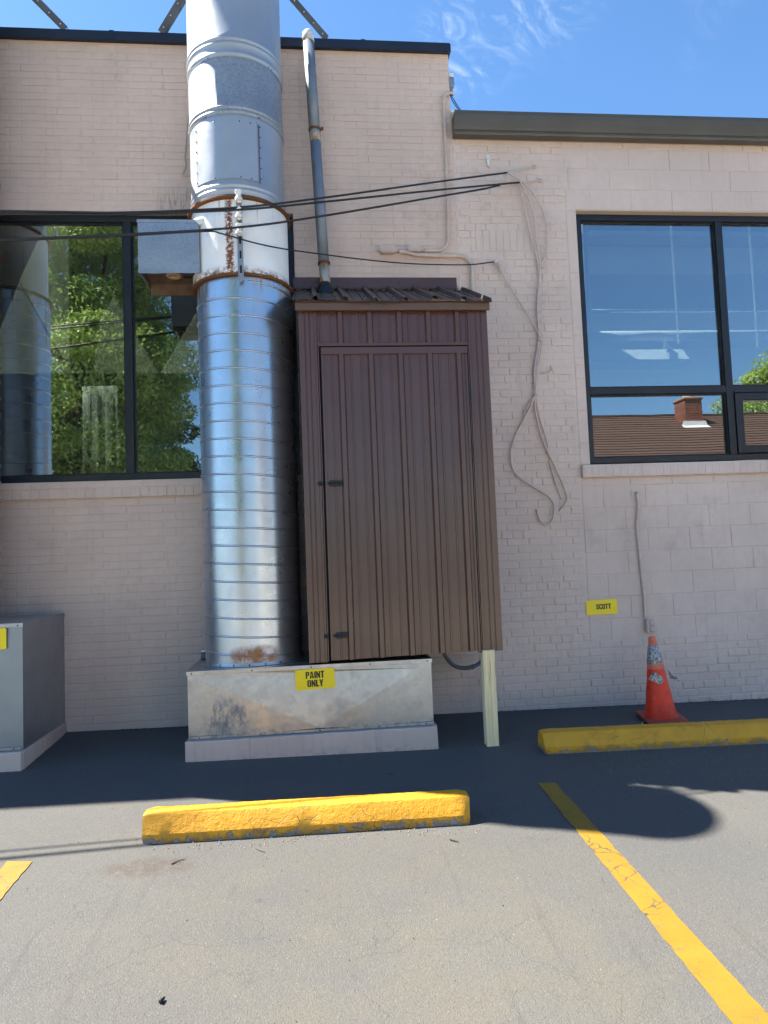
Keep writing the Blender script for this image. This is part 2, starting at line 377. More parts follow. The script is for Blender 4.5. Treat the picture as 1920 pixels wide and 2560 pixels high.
def m_whiteduct():
    t = NT('white painted duct with rust runs'); p = t.pos(); x, y, z = t.sep(p)[0:3]
    c = t.mix(t.step(t.noise(p, 4, 5), .3, .7), (.78, .80, .81), (.86, .87, .87))
    run = t.mth('MULTIPLY', t.step(t.noise(t.map(p, (26, 26, .9)), 1., 5, .7), .56, .70), t.step(z, 3.95, 4.22))
    xs = t.mth('ABSOLUTE', t.mth('ADD', t.mth('ADD', x, .555), t.mth('MULTIPLY', t.mth('SUBTRACT', t.noise(t.map(p, (1, 1, 9)), 6., 5), .5), .06)))
    band = t.mth('MULTIPLY', t.step(xs, .038, .016), t.step(t.noise(p, 45, 6, .75), .36, .50))
    low = t.mth('MULTIPLY', t.step(z, 3.70, 3.62), t.step(t.noise(p, 30, 5, .7), .40, .6))
    k = t.mth('MAXIMUM', t.mth('MAXIMUM', t.mth('MULTIPLY', run, .8), band), low)
    rc = t.mix(t.noise(p, 60, 5), (.085, .022, .008), (.27, .085, .022))
    return t.set(Base_Color=t.mix(k, c, rc), Roughness=t.mix(k, (.38, .38, .38), (.85, .85, .85)), Normal=t.bump(t.mth('ADD', t.noise(p, 8, 3), t.mth('MULTIPLY', t.mth('MULTIPLY', k, t.noise(p, 130, 4)), .5)), .35, .008))
WHITED = m_whiteduct()
def m_brown():
    t = NT('brown steel cladding'); p = t.pos()
    c = t.mix(t.step(t.noise(p, 3, 5), .3, .7), (.088, .039, .026), (.100, .044, .029))
    return t.set(Base_Color=c, Roughness=t.step(t.noise(p, 5, 4), .2, .8, .20, .27), Specular_IOR_Level=.60, Normal=t.bump(t.noise(t.map(p, (1, 1, .35)), 3.0, 1), .10, .016))
BROWN = m_brown()
BROWN_OLD = simple('weathered brown roof steel', (.060, .045, .042), .48, .1, .35, 9, 30, .25, .004)
BROWN_LT = simple('lighter brown trim', (.095, .052, .038), .36, 0, .12)
CAPM = simple('navy black coping', (.012, .015, .026), .38, 0, .2, 3, 40, .08)
FRAME = simple('black window frame', (.012, .013, .017), .36, 0, .2, 5, 40, .05)
GASKET = simple('gasket', (.006, .006, .007), .6)
GUTTER = simple('grey brown gutter', (.076, .069, .057), .40, 0, .12, 3, 20, .1)
DARKV = simple('dark void', (.012, .011, .011), .8)
BLACKC = simple('black cable', (.010, .010, .012), .42, 0, .2, 20)
BLUEC = simple('dark blue cable', (.012, .018, .05), .42)
PAINTC = simple('painted cable', (.58, .46, .41), .55, 0, .12, 20)
PAINTCOND = simple('painted conduit', (.56, .45, .385), .5, 0, .1, 10)
GREYFLEX = simple('grey flexible conduit', (.10, .12, .16), .45)
WHITEP = simple('white porcelain', (.72, .72, .70), .35, 0, .1)
TARRED = simple('white sealant and tape', (.62, .60, .57), .7, 0, .25, 40, 120, .4)
BLACKM = simple('black hardware', (.012, .012, .014), .4, .2)
SCREW = simple('dark screw head', (.03, .027, .025), .45, .5)
ANGLE = simple('slotted angle iron', (.10, .10, .105), .5, .3, .2)
WOODB = simple('weathered plywood', (.11, .07, .045), .8, 0, .35, 14, 60, .3)
SIGNY = simple('yellow sign sheet', (.96, .72, .010), .42, 0, .04, 4, 60, .02)
SIGNK = simple('black lettering', (.010, .010, .010), .5)
INT_W = simple('interior white paint', (.80, .80, .78), .6, 0, .06)
INT_D = simple('interior grey wall', (.20, .21, .22), .8, 0, .1)
INT_F = simple('interior floor', (.16, .15, .14), .6)
def m_film(name, col, tr):
    t = NT(name); p = t.pos(); c = t.mix(t.step(t.noise(p, 5, 4), .3, .7), tuple(k*.88 for k in col), col); t.set(Base_Color=c, Roughness=.7)
    tl = t.n('ShaderNodeBsdfTranslucent'); t.put(tl.inputs['Color'], c); m = t.n('ShaderNodeMixShader'); m.inputs[0].default_value = tr
    t.t.links.new(t.b.outputs[0], m.inputs[1]); t.t.links.new(tl.outputs[0], m.inputs[2]); t.t.links.new(m.outputs[0], t.out.inputs['Surface']); return t.m
FILM = m_film('translucent white sheet', (.88, .86, .78), .6)
CLOTH_OLD = simple('off white cloth', (.66, .68, .62), .85, 0, .1, 12, 120, .2)
CLOTH = m_film('off white curtain cloth', (.82, .84, .76), .55)
CHROME = m_galv('bright steel pipe', (.75, .76, .78), .2, 0, .08, False, 1.)
CARDB = simple('tan board', (.35, .24, .14), .8)
def m_wood():
    t = NT('pressure treated lumber'); p = t.pos()
    g = t.noise(t.map(p, (60, 60, 2.2)), 1., 5, .65, .6)
    c = t.mix(t.step(g, .3, .7), (.78, .63, .34), (.96, .80, .50))
    c = t.mix(t.step(t.noise(t.map(p, (130, 130, 3)), 1., 3), .60, .72, 0, .7), c, (.22, .19, .10))
    knot = t.step(t.vor(t.map(p, (7, 7, 3.2)), 1.), .07, .02); c = t.mix(knot, c, (.14, .10, .05))
    return t.set(Base_Color=c, Roughness=.7, Normal=t.bump(g, .25, .003))
WOOD = m_wood()
def m_cone(name, col, dirt):
    t = NT(name); p = t.pos()
    c = t.mix(t.step(t.noise(p, 7, 5), .3, .7), tuple(k*.82 for k in col), col)
    c = t.mix(t.step(t.noise(p, 16, 7, .72), .50, .70, 0, dirt), c, (.055, .018, .014))
    return t.set(Base_Color=c, Roughness=.5, Normal=t.bump(t.noise(p, 40, 4), .3, .004))
CONE_R = m_cone('orange red cone plastic', (1.0, .050, .012), .32)
CONE_B = m_cone('dirty cone base', (.42, .06, .04), .7)
CONE_T = m_cone('faded cone tip', (.80, .19, .10), .4)
def m_tape():
    t = NT('crazed silver reflective tape'); p = t.pos(); e = t.vor(t.map(p, (1, 1, .7)), 95, 'DISTANCE_TO_EDGE')
    c = t.mix(t.step(t.noise(p, 60, 6, .75), .38, .62), (.10, .10, .10), (.62, .64, .66)); c = t.mix(t.step(e, .07, .02), c, (.10, .09, .085))
    return t.set(Base_Color=c, Roughness=.4, Metallic=.35, Normal=t.bump(t.noise(p, 70, 5), .6, .004))
TAPE = m_tape()
def m_glass(name, refl, tint):
    t = NT(name); p = t.pos()
    g = t.n('ShaderNodeBsdfGlossy'); g.inputs['Roughness'].default_value = 0.0; g.inputs['Color'].default_value = (.95, .97, 1, 1)
    wv = t.bump(t.noise(p, .8, 2), .06, .012); t.t.links.new(wv, g.inputs['Normal'])
    tr = t.n('ShaderNodeBsdfTransparent'); tr.inputs['Color'].default_value = (*tint, 1)
    fr = t.n('ShaderNodeFresnel'); fr.inputs['IOR'].default_value = 1.5
    k = t.mth('ADD', t.mth('MULTIPLY', fr.outputs[0], 1.0), refl, True)
    m = t.n('ShaderNodeMixShader'); t.put(m.inputs[0], k); t.t.links.new(tr.outputs[0], m.inputs[1]); t.t.links.new(g.outputs[0], m.inputs[2])
    t.t.links.new(m.outputs[0], t.out.inputs['Surface']); t.t.nodes.remove(t.b); return t.m
GLASS = m_glass('coated window glass', .25, (.44, .51, .51))
def m_leaf(name, a, b):
    t = NT(name); c = t.mix(t.step(t.noise(t.pos(), .9, 4), .3, .7), a, b); c = t.mix(t.mth('MULTIPLY', t.noise(t.pos(), 9, 2), .5), c, tuple(k*1.5 for k in b))
    tl = t.n('ShaderNodeBsdfTranslucent'); t.put(tl.inputs['Color'], c); t.set(Base_Color=c, Roughness=.45)
    m = t.n('ShaderNodeMixShader'); m.inputs[0].default_value = .35; t.t.links.new(t.b.outputs[0], m.inputs[1]); t.t.links.new(tl.outputs[0], m.inputs[2])
    t.t.links.new(m.outputs[0], t.out.inputs['Surface']); return t.m
LEAF = m_leaf('green leaves', (.06, .12, .02), (.13, .21, .045)); LEAF2 = m_leaf('yellow green leaves', (.16, .26, .035), (.31, .42, .10))
BARK = simple('bark', (.06, .045, .035), .9, 0, .3, 20, 30, .5, .02)
def m_shingle():
    t = NT('brown asphalt shingles'); o = t.obj(); x, y, z = t.sep(o)[0:3]
    row = t.mth('FRACT', t.mth('MULTIPLY', y, 3.6)); c = t.mix(t.noise(t.map(o, (5, 6.6, 6.6)), 1., 4), (.075, .040, .027), (.125, .070, .05))
    c = t.mix(t.mth('MULTIPLY', t.rnd(), .45), c, (.05, .028, .02))
    return t.set(Base_Color=c, Roughness=.85, Normal=t.bump(row, .4, .03))
SHINGLE = m_shingle()
def m_chim():
    t = NT('red chimney brick'); o = t.obj(); b = t.n('ShaderNodeTexBrick'); t.put(b.inputs['Vector'], t.map(o, (1, 1, 1), rot=(math.pi/2, 0, 0))); b.inputs['Mortar Size'].default_value = .03
    b.inputs['Color1'].default_value = (.26, .085, .05, 1); b.inputs['Color2'].default_value = (.17, .055, .04, 1); b.inputs['Mortar'].default_value = (.28, .22, .18, 1)
    b.inputs['Scale'].default_value = 2.3; return t.set(Base_Color=b.outputs[0], Roughness=.85)
CHIMB = m_chim()
def m_chim2():
    t = NT('chimney brick course'); p = t.pos(); c = t.mix(t.rnd(), (.13, .045, .03), (.30, .11, .065)); x = t.sep(p)[0]
    c = t.mix(t.step(t.noise(t.map(p, (9, 9, 1)), 1., 3), .45, .6, 0, .6), c, (.10, .04, .03)); return t.set(Base_Color=c, Roughness=.85)
CHIMB2 = m_chim2()
SIDING = simple('cream house siding', (.55, .52, .46), .7)
LEADF = simple('white flashing', (.72, .72, .70), .5)
# ------------------------------------------------------------------ ground and painted lines
xs = [-300, -60, -12, -6, 0, 6, 12, 60, 300]; ys = [-500, -120, -40, -16, -9, -4, .5, 12, 60]
g = MB()
for y in ys:
    for x in xs: g.v.append((x, y, gz(x, y)))
n = len(xs)
g.f = [(j*n+i, j*n+i+1, (j+1)*n+i+1, (j+1)*n+i) for j in range(len(ys)-1) for i in range(n-1)]
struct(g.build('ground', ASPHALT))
BOUNCEM = simple('pale bounce paving', (.53, .485, .41), .8, 0, .12, 1.5, 60, .3)
bounce_sheet = MB()  # unseen pale paving added behind the camera to bounce light onto the wall
for y in (-16, -9, -6.95):
    for x in (-60, -12, 0, 12, 60): bounce_sheet.v.append((x, y, gz(x, y)+.004))
bounce_sheet.f = [(j*5+i, j*5+i+1, (j+1)*5+i+1, (j+1)*5+i) for j in range(2) for i in range(4)]
struct(bounce_sheet.build('bounce_paving', BOUNCEM))
def ground_quad(name, pts, mat, lift=.004):
    m = MB(); L = 90; a, b, c, d = [Vector((*p, 0)) for p in pts]      # a,b near edge; d,c far edge
    for i in range(L+1):
        t = i/L
        for k, (p, q) in enumerate(((a, d), (b, c))):
            v = p.lerp(q, t); jx = random.gauss(0, .0022) if 0 < i < L else 0
            m.v.append((v.x+jx, v.y, gz(v.x, v.y)+lift))
    m.f = [(2*i, 2*i+1, 2*i+3, 2*i+2) for i in range(L)]
    return m.build(name, mat)
struct(ground_quad('parking_line', [(1.293, -6.4), (1.465, -6.4), (1.509, -1.742), (1.396, -1.726)], LINEP))
struct(ground_quad('parking_line', [(-1.63, -6.4), (-1.50, -6.4), (-1.472, -2.377), (-1.604, -2.358)], LINEP))

# ------------------------------------------------------------------ brick and block pieces
BR = {}
def brick_mesh(L, H, var, rough, mat, r=.004, depth=.03):
    L = round(L, 2); key = (L, round(H, 4), var, rough, mat.name)
    if key in BR: return BR[key]
    rg = random.Random(hash((L, H, var)) & 0xffff); m = MB(); j = lambda a: rg.uniform(-a, a)
    hx, hz = L/2, H/2; nx = max(1, int(L/.12)); per = []
    for i in range(nx+1): per.append((-hx+L*i/nx, -hz))
    per.append((hx, 0)); 
    for i in range(nx, -1, -1): per.append((-hx+L*i/nx, hz))
    per.append((-hx, 0)); n = len(per)
    per = [(x+j(rough), z+j(rough)) for x, z in per]
    for sc, y in ((0, depth), (0, -.0003), (r, -.0026)):
        for x, z in per:
            m.v.append((x-math.copysign(min(sc, hx), x) if abs(x) > hx*.8 else x, y+j(.0004), z-math.copysign(sc, z) if abs(z) > hz*.5 else z))
    for k in range(2):
        for i in range(n): m.f.append((k*n+i, k*n+(i+1) % n, (k+1)*n+(i+1) % n, (k+1)*n+i))
    m.f.append(tuple(range(2*n, 3*n)))
    me = m.mesh('brick'); me.materials.append(mat); BR[key] = me; return me
def row_bricks(x0, x1, zc, H, L, off, joint, holes=()):
    """brick spans of one course between x0 and x1, head joints at off + n*L"""
    out = []; i = math.floor((x0-off)/L)
    while off+i*L < x1:
        a, b = max(x0, off+i*L)+joint/2, min(x1, off+(i+1)*L)-joint/2
        segs = [(a, b)]
        for h0, h1 in holes:
            segs = [q for s in segs for q in ((s[0], min(s[1], h0)), (max(s[0], h1), s[1])) if q[1] > q[0]]
        for s in segs:
            if s[1]-s[0] > .028: out.append(((s[0]+s[1])/2, zc, s[1]-s[0], H-joint))
        i += 1
    return out
HIDE = [(405, 0, 640, 1440), (645, 610, 1085, 1420), (405, 1440, 940, 1640), (0, 1330, 140, 1660), (0, 0, 0, 0)]
def lay(bricks, mat, parent, name, rough, yface=0., limit=300, jit=.0022):
    def score(b):
        p = px_of((b[0], yface, b[1]))
        if not (0 < p[0] < 1659 and 0 < p[1] < 2212): return 0
        if any(h[0] < p[0] < h[2] and h[1] < p[1] < h[3] for h in HIDE): return 0
        return b[2]*b[3]/(Vector((b[0], yface, b[1]))-CAM).length**2
    bricks = sorted(bricks, key=score, reverse=True); rest = MB()
    for i, (x, z, L, H) in enumerate(bricks):
        me = brick_mesh(L, H, random.randrange(5), rough, mat)
        dy = yface+random.uniform(-jit, jit*.6); rx, rz, ry = [random.gauss(0, .004) for _ in range(3)]
        if i < limit and score((x, z, L, H)) > 0:
            o = link(name, me, mat, parent); o.location = (x, dy, z); o.rotation_euler = (rx*3, ry*.4, rz)
        else:
            R = Matrix.Translation((x, dy, z))
            rest.add([R @ v.co for v in me.vertices], [tuple(p.vertices) for p in me.polygons])
    if rest.v:
        o = stuff(link('brickwork', rest.mesh('brickwork', fix=False), mat, parent))

# ------------------------------------------------------------------ left (taller) building
TB = thing('brick_building', 'taller taupe painted long-brick building with dark roof coping at left', 'building', (-3.5, 0, 0))
WX0, WX1, WZ0, WZ1 = -4.75, -.072, 2.137, 4.515          # window opening
wall = slab('wall', [-9, WX0, WX1, 1.422], [-.6, WZ0, WZ1, 6.065], {(1, 1)}, .0015, .26, WALLP, TB)
JT = .0085
bl = []
C1 = .0649; k = 0
while True:
    zc = 6.0094-C1*k
    if zc < 2.10: break
    off = -2.5185+(.1016 if k % 2 else 0)
    hol = [(WX0-.0, WX1+.0)] if zc-C1/2 < WZ1+.055 and zc+C1/2 > WZ0-.01 else []
    bl += row_bricks(-3.7, 1.418, zc, C1, .3048, off, JT, hol); k += 1
zc = .998+.0677*14
while zc > -.18:
    kk = round((zc-.998)/.0677)
    off = -1.7695 if kk % 2 == 0 else -1.8742
    if zc+.03 < 1.985: bl += row_bricks(-3.7, 1.418, zc, .0677, .3048, off, JT)
    zc -= .0677
lay(bl, WALLP, wall, 'brick', .0016)
# projecting sill: a stretcher course over a rowlock course
sill = MB().box(-4.9, -.02, -.03, .10, 1.988, 2.132).build('sill', WALLP, TB)
x = -3.6
while x < -.05:
    o = link('sill_brick', brick_mesh(.30, .056, random.randrange(5), .002, WALLP), WALLP, sill); o.location = (x+.15, -.031+random.uniform(-.002, .002), 2.100); x += .312
x = -3.6
while x < -.05:
    o = link('sill_brick', brick_mesh(.066, .078, random.randrange(5), .003, WALLP), WALLP, sill); o.location = (x, -.033+random.uniform(-.003, .003), 2.028); o.rotation_euler = (0, random.gauss(0, .012), 0); x += .0755
MB().box(WX0-.1, WX1+.10, -.008, .02, 4.517, 4.575).build('lintel', WALLP, TB, .004)
MB().prism([(.27, 6.066), (-.045, 6.066), (-.06, 6.055), (-.062, 6.145), (.27, 6.165)], 'x', -9, 1.436).build('coping', CAPM, TB, .004)
MB().prism([(.0, 6.064), (-.012, 6.064), (-.012, 6.042), (.0, 6.036)], 'x', -9, 1.42).build('coping_drip', WALLP, TB)
for xx in (-1.62, .62): MB().box(xx-.02, xx+.02, -.0655, -.0605, 6.058, 6.146).build('coping_joint', CAPM, TB)
def roof_plate(name, x0, x1, y0, y1, hx0, hx1, hy0, hy1, z0, z1, mat, parent):
    """flat roof with one unseen opening, added to let daylight into the room"""
    m = MB(); xs_, ys_ = [x0, hx0, hx1, x1], [y0, hy0, hy1, y1]
    for i in range(3):
        for j in range(3):
            if (i, j) != (1, 1): m.box(xs_[i], xs_[i+1], ys_[j], ys_[j+1], z0, z1)
    o = m.build(name, mat, parent); bm = bmesh.new(); bm.from_mesh(o.data); bmesh.ops.remove_doubles(bm, verts=bm.verts, dist=1e-5); bm.to_mesh(o.data); bm.free(); return o
roof_plate('roof', -9, 1.24, .262, 9, -6.5, .6, .45, 2.2, 5.88, 5.98, INT_W, TB)  # opening added to light the left room, out of view above the window
MB().box(-9.2, 1.42, 9, 9.2, -.6, 6.0).build('rear_wall', INT_W, TB)
MB().box(-9.2, -9, .0, 9, -.6, 6.0).build('side_wall', WALLP, TB)
MB().box(1.24, 1.4215, .27, 9, -.6, 6.06).build('side_wall', WALLP, TB)
MB().box(-9, 1.24, .262, 9, .0, .05).build('interior_floor', INT_F, TB)

def glazing(parent, x0, x1, z0, z1, yg):
    return MB().box(x0, x1, yg, yg+.006, z0, z1).build('pane', GLASS, parent)
win = MB()
fw = .062; YF0, YF1, YG = .052, .135, .100
def frame_ring(x0, x1, z0, z1, w, y0, y1):
    m = MB()
    for (a, b, c, d) in ((x0, x1, z0, z0+w), (x0, x1, z1-w, z1)): m.prism([(a, c), (b, c), (b-w if c == z0 else b, d) if False else (b, d), (a, d)], 'y', y0, y1)
    return m
def ring(name, x0, x1, z0, z1, w, y0, y1, mat, parent, bev=.004):
    """one connected rectangular frame"""
    m = MB(); o = [(x0, z0), (x1, z0), (x1, z1), (x0, z1)]; i_ = [(x0+w, z0+w), (x1-w, z0+w), (x1-w, z1-w), (x0+w, z1-w)]
    for y in (y0, y1):
        m.v += [(a, y, c) for a, c in o]+[(a, y, c) for a, c in i_]
    for k in range(4):
        q = (k+1) % 4
        m.f += [(k, q, 4+q, 4+k), (8+k, 12+k, 12+q, 8+q), (k, 8+k, 8+q, q), (4+k, 4+q, 12+q, 12+k)]
    return m.build(name, mat, parent, bev)
WL = ring('window', WX0+.002, WX1-.002, WZ0+.002, WZ1-.002, fw, YF0, YF1, FRAME, TB)
MUL = [WX0+fw, -3.06, -1.545, WX1-fw]
for mx in MUL[1:-1]: MB().box(mx-.034, mx+.034, YF0+.004, YF1-.003, WZ0+fw+.0005, WZ1-fw-.0005).build('mullion', FRAME, WL, .003)
ed = [MUL[0]-.034]+MUL[1:-1]+[MUL[-1]+.034]
for a, b in zip(ed[:-1], ed[1:]):
    glazing(WL, a+.036, b-.036, WZ0+fw+.002, WZ1-fw-.002, YG)
    ring('gasket', a+.0345, b-.0345, WZ0+fw+.001, WZ1-fw-.001, .012, YF0+.024, YG-.001, GASKET, WL, 0)

# ------------------------------------------------------------------ right (lower) building
LB = thing('block_building', 'lower block and brick building with gutter, right of the taller one', 'building', (4.5, 0, 0))
RX0, RX1, RZ0, RZ1 = 2.578, 6.6, 2.165, 4.570
wallr = slab('wall', [1.4235, RX0, RX1, 9.5], [-.6, RZ0, RZ1, 5.50], {(1, 1)}, .0025, .24, WALLR, LB)
bl = []
C2 = .0682; zc = 5.225; k = 0; PX = 2.478
SOL = (1.60, 2.187, 4.178, 4.383)
while zc > -.25:
    head = k % 7 == 5; L = .1016 if head else .2032; off = 1.45+(.1016 if k % 2 else 0)+(.05 if head else 0)
    x1 = PX if .545 < zc < 5.17 else 6.6
    hol = [(SOL[0]-.004, SOL[1]+.004)] if SOL[2]-.01 < zc < SOL[3]+.01 else []
    bl += row_bricks(1.430, x1, zc, C2, L, off, .009, hol); zc -= C2; k += 1
lay(bl, WALLR, wallr, 'brick', .0042, .001, 300, .004)
nS = 9
for i in range(nS):                       # soldier course patched into the pier
    w = (SOL[1]-SOL[0])/nS; o = link('soldier_brick', brick_mesh(w-.009, SOL[3]-SOL[2]-.008, i % 5, .004, WALLR), WALLR, wallr)
    o.location = (SOL[0]+w*(i+.5), .0, (SOL[2]+SOL[3])/2); o.rotation_euler = (0, random.gauss(0, .008), 0)
def blocks(z0, z1, x0, x1, off):
    for x, z, L, H in row_bricks(x0, x1, (z0+z1)/2, z1-z0, .4064, off, .008):
        if x < 6.4:
            o = link('block', brick_mesh(L, H, random.randrange(5), .0025, WALLR, .003), WALLR, wallr)
            o.location = (x, random.uniform(-.001, .0025), z); o.rotation_euler = (random.gauss(0, .0035), 0, random.gauss(0, .003))
zt = 1.9643
blocks(zt, 2.036, PX+.004, 6.4, 2.95)
for r in range(7): blocks(zt-.2032*(r+1), zt-.2032*r, PX+.004, 6.4, 3.0879 if r % 2 == 0 else 2.8847)
for r, (a, b) in enumerate(((4.986, 5.190), (4.782, 4.986), (4.576, 4.782))): blocks(a, b, PX+.004, 6.4, 2.72+(.2032 if r % 2 else 0))
z = 4.573
for hgt in (.60, .60, .205, .07, .13, .30, .30, .205):        # narrow jamb strip beside the window
    o = link('block', brick_mesh(.088, hgt-.006, random.randrange(5), .002, WALLR), WALLR, wallr); o.location = (PX+.0515, .0, z-hgt/2); z -= hgt
sillr = MB().box(2.486, 6.75, -.045, .06, 2.042, 2.160).build('sill', WALLR, LB, .003)
x = 2.53
while x < 6.0:
    o = link('sill_brick', brick_mesh(.062, .098, random.randrange(5), .002, WALLR), WALLR, sillr); o.location = (x, -.0458+random.uniform(-.0015, .0015), 2.097); x += .0685
MB().box(2.58, 6.6, -.012, .05, 4.5705, 4.585).build('lintel', TRIMP, LB, .002)
MB().box(1.435, 9.5, -.02, .0, 5.240, 5.33).build('soffit_board', TRIMP, LB, .003)
# K-style gutter with its end cap
gp = [(-.022, 5.238), (-.105, 5.238), (-.112, 5.250), (-.112, 5.266), (-.122, 5.272), (-.132, 5.300), (-.150, 5.361), (-.158, 5.396), (-.158, 5.431), (-.150, 5.437), (-.140, 5.434), (-.139, 5.423), (-.022, 5.423)]
gut = MB().prism([(p[0], p[1]) for p in gp], 'x', 1.433, 9.5).build('gutter', GUTTER, LB)
MB().prism([(p[0]-(.003 if p[0] < -.1 else 0), p[1]+.001) for p in gp], 'x', 1.424, 1.4325).build('end_cap', GUTTER, gut)
MB().box(1.424, 9.5, -.0215, .0, 5.331, 5.50).build('fascia', TRIMP, LB)
roof_plate('roof', 1.4235, 9.5, -.0, 6, 1.6, 8.6, .40, 1.45, 5.505, 5.535, INT_W, LB)  # added opening, matched in the ceiling, brings sun into the right room
MB().box(1.43, 9.5, 6, 6.2, -.6, 5.9).build('rear_wall', INT_W, LB)
MB().box(9.5, 9.7, 0, 6, -.6, 5.5).build('side_wall', WALLR, LB)
MB().box(1.43, 9.5, .25, 6, 0, .05).build('interior_floor', INT_F, LB)
roof_plate('interior_ceiling', 1.43, 9.5, .25, 5.99, 1.6, 8.6, .40, 1.45, 5.02, 5.08, INT_W, LB)
WR = ring('window', RX0+.002, RX1-.002, RZ0+.012, RZ1-.004, .058, .045, .13, FRAME, LB)
RM = 4.022; RT2 = 2.862
MB().box(RM-.034, RM+.034, .048, .127, RZ0+.0705, RZ1-.0625).build('mullion', FRAME, WR, .003)
MB().box(RX0+.0605, RM-.0345, .050, .127, RT2-.033, RT2+.033).build('transom', FRAME, WR, .003)
MB().box(RM+.0345, RX1-.0605, .050, .127, RT2-.033, RT2+.033).build('transom', FRAME, WR, .003)
for a, b, c, d in ((RX0+.062, RM-.036, RT2+.035, RZ1-.064), (RM+.036, RX1-.062, RT2+.035, RZ1-.064), (RX0+.062, RM-.036, RZ0+.072, RT2-.035)):
    glazing(WR, a, b, c, d, .094); ring('gasket', a-.0005, b+.0005, c-.0005, d+.0005, .011, .066, .093, GASKET, WR, 0)
sash = ring('sash', RM+.040, RM+1.2, RZ0+.076, RT2-.040, .075, .030, .110, FRAME, WR, .006)
glazing(WR, RM+.116, RM+1.124, RZ0+.152, RT2-.116, .080)
# ------------------------------------------------------------------ sheet metal boxes on painted curbs
def rivet(p, parent, r=.006, name='screw', mat=None, n=(0, -1, 0)):
    key = ('rivet', round(r, 4), n, (mat or SCREW).name)
    if key not in BR:
        m = MB(); q = Vector(n); a = q.orthogonal().normalized(); b = q.cross(a); N = 7
        for s, h in ((1, 0), (.85, .5), (.45, .8)): m.v += [tuple((a*math.cos(2*math.pi*k/N)+b*math.sin(2*math.pi*k/N))*r*s+q*r*h) for k in range(N)]
        m.f = [(j*N+k, j*N+(k+1) % N, (j+1)*N+(k+1) % N, (j+1)*N+k) for j in range(2) for k in range(N)]+[tuple(range(2*N, 3*N))]
        me = m.mesh('screw'); me.materials.append(mat or SCREW); BR[key] = me
    o = link(name, BR[key], None, parent); o.location = p; return o
def plenum(name, label, x0, x1, z0, z1, mside, screws):
    t = thing(name, label, 'duct box', ((x0+x1)/2, -.45, gz((x0+x1)/2, -.45)), 'sheet metal duct boxes on painted curbs'); yf = -.870; xm = (x0+x1)/2+.05
    # front sheet, cross-broken: creases meet at the foot
    m = MB(); P = [(x0, z0), (xm, z0+.03), (x1, z0), (x1, z1), (x0, z1), (x0+.06, z1-.05), (x1-.09, z1-.06)]
    yy = [0, -.019, 0, 0, 0, 0, 0]
    m.v = [(a, yf+d, c) for (a, c), d in zip(P, yy)]+[((x0+x1)/2-.02, yf+.004, z1-.05)]
    m.f = [(0, 1, 5), (0, 5, 4), (1, 2, 6), (2, 3, 6), (1, 6, 7), (1, 7, 5), (3, 4, 5, 7, 6)]
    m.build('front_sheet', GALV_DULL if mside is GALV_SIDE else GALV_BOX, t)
    MB().add([(x1, yf, z0), (x1, -.004, z0), (x1, -.004, z1), (x1, yf, z1), (x1-.004, yf+.004, z0), (x1-.004, -.004, z0), (x1-.004, -.004, z1), (x1-.004, yf+.004, z1)],
             [(0, 1, 2, 3), (4, 7, 6, 5), (0, 3, 7, 4), (1, 5, 6, 2), (3, 2, 6, 7), (0, 4, 5, 1)]).build('side_sheet', mside, t)
    MB().box(x0, x0+.004, yf+.004, -.004, z0, z1).build('side_sheet', mside, t)
    lid = MB().prism([(yf-.010, z1-.022), (yf-.0045, z1-.024), (yf-.004, z1+.001), (-.003, z1+.004), (-.003, z1+.010), (yf-.010, z1+.006)], 'x', x0-.006, x1+.006).build('top_sheet', GALV_SIDE if mside is GALV_SIDE else GALV_BOX, t)
    MB().box(x1+.0005, x1+.006, yf-.009, -.004, z1-.022, z1+.000).build('top_lip', mside, t)
    MB().prism([(yf-.0035, z0), (yf-.012, z0), (yf-.012, z0+.021), (yf-.0035, z0+.024)], 'x', x0+.012, x1-.012).build('bottom_lip', GALV_BOX, t)
    for k in range(screws):
        xx = x0+.03+(x1-x0-.06)*k/(screws-1); rivet((xx, yf-.0095, z1-.010), t); rivet((xx+.05 if k < screws-1 else xx-.03, yf-.0115, z0+.011), t)
    # curb of painted blocks
    c0, c1, cf = x0-.016, x1+.015, yf-.070
    cb = MB().box(c0+.003, c1-.003, cf+.003, -.003, gz(x1, -1)-.1, z0-.004).build('curb', WALLP, t)
    nb = 4; w = (c1-c0)/nb; zb = gz((c0+c1)/2, -1)-.05
    for k in range(nb):
        o = link('curb_block', brick_mesh(w-.006, z0-.001-zb, k, .003, WALLP, .006), WALLP, cb); o.location = (c0+w*(k+.5), cf, (z0-.001+zb)/2)
    for k in range(2):
        o = link('curb_block', brick_mesh(.40, z0-.001-zb, k, .004, WALLP, .006), WALLP, cb); o.location = (c1, cf+.23+.42*k, (z0-.001+zb)/2); o.rotation_euler = (0, 0, math.pi/2)
    return t
plenum('duct_box', 'long low galvanised duct box with a yellow paint sign, under the stack', -.940, .876, .113, .600, GALV_BOX, 5)
plenum('duct_box', 'tall dull grey duct box cut off by the left edge', -3.905, -2.096, .119, 1.012, GALV_SIDE, 5)

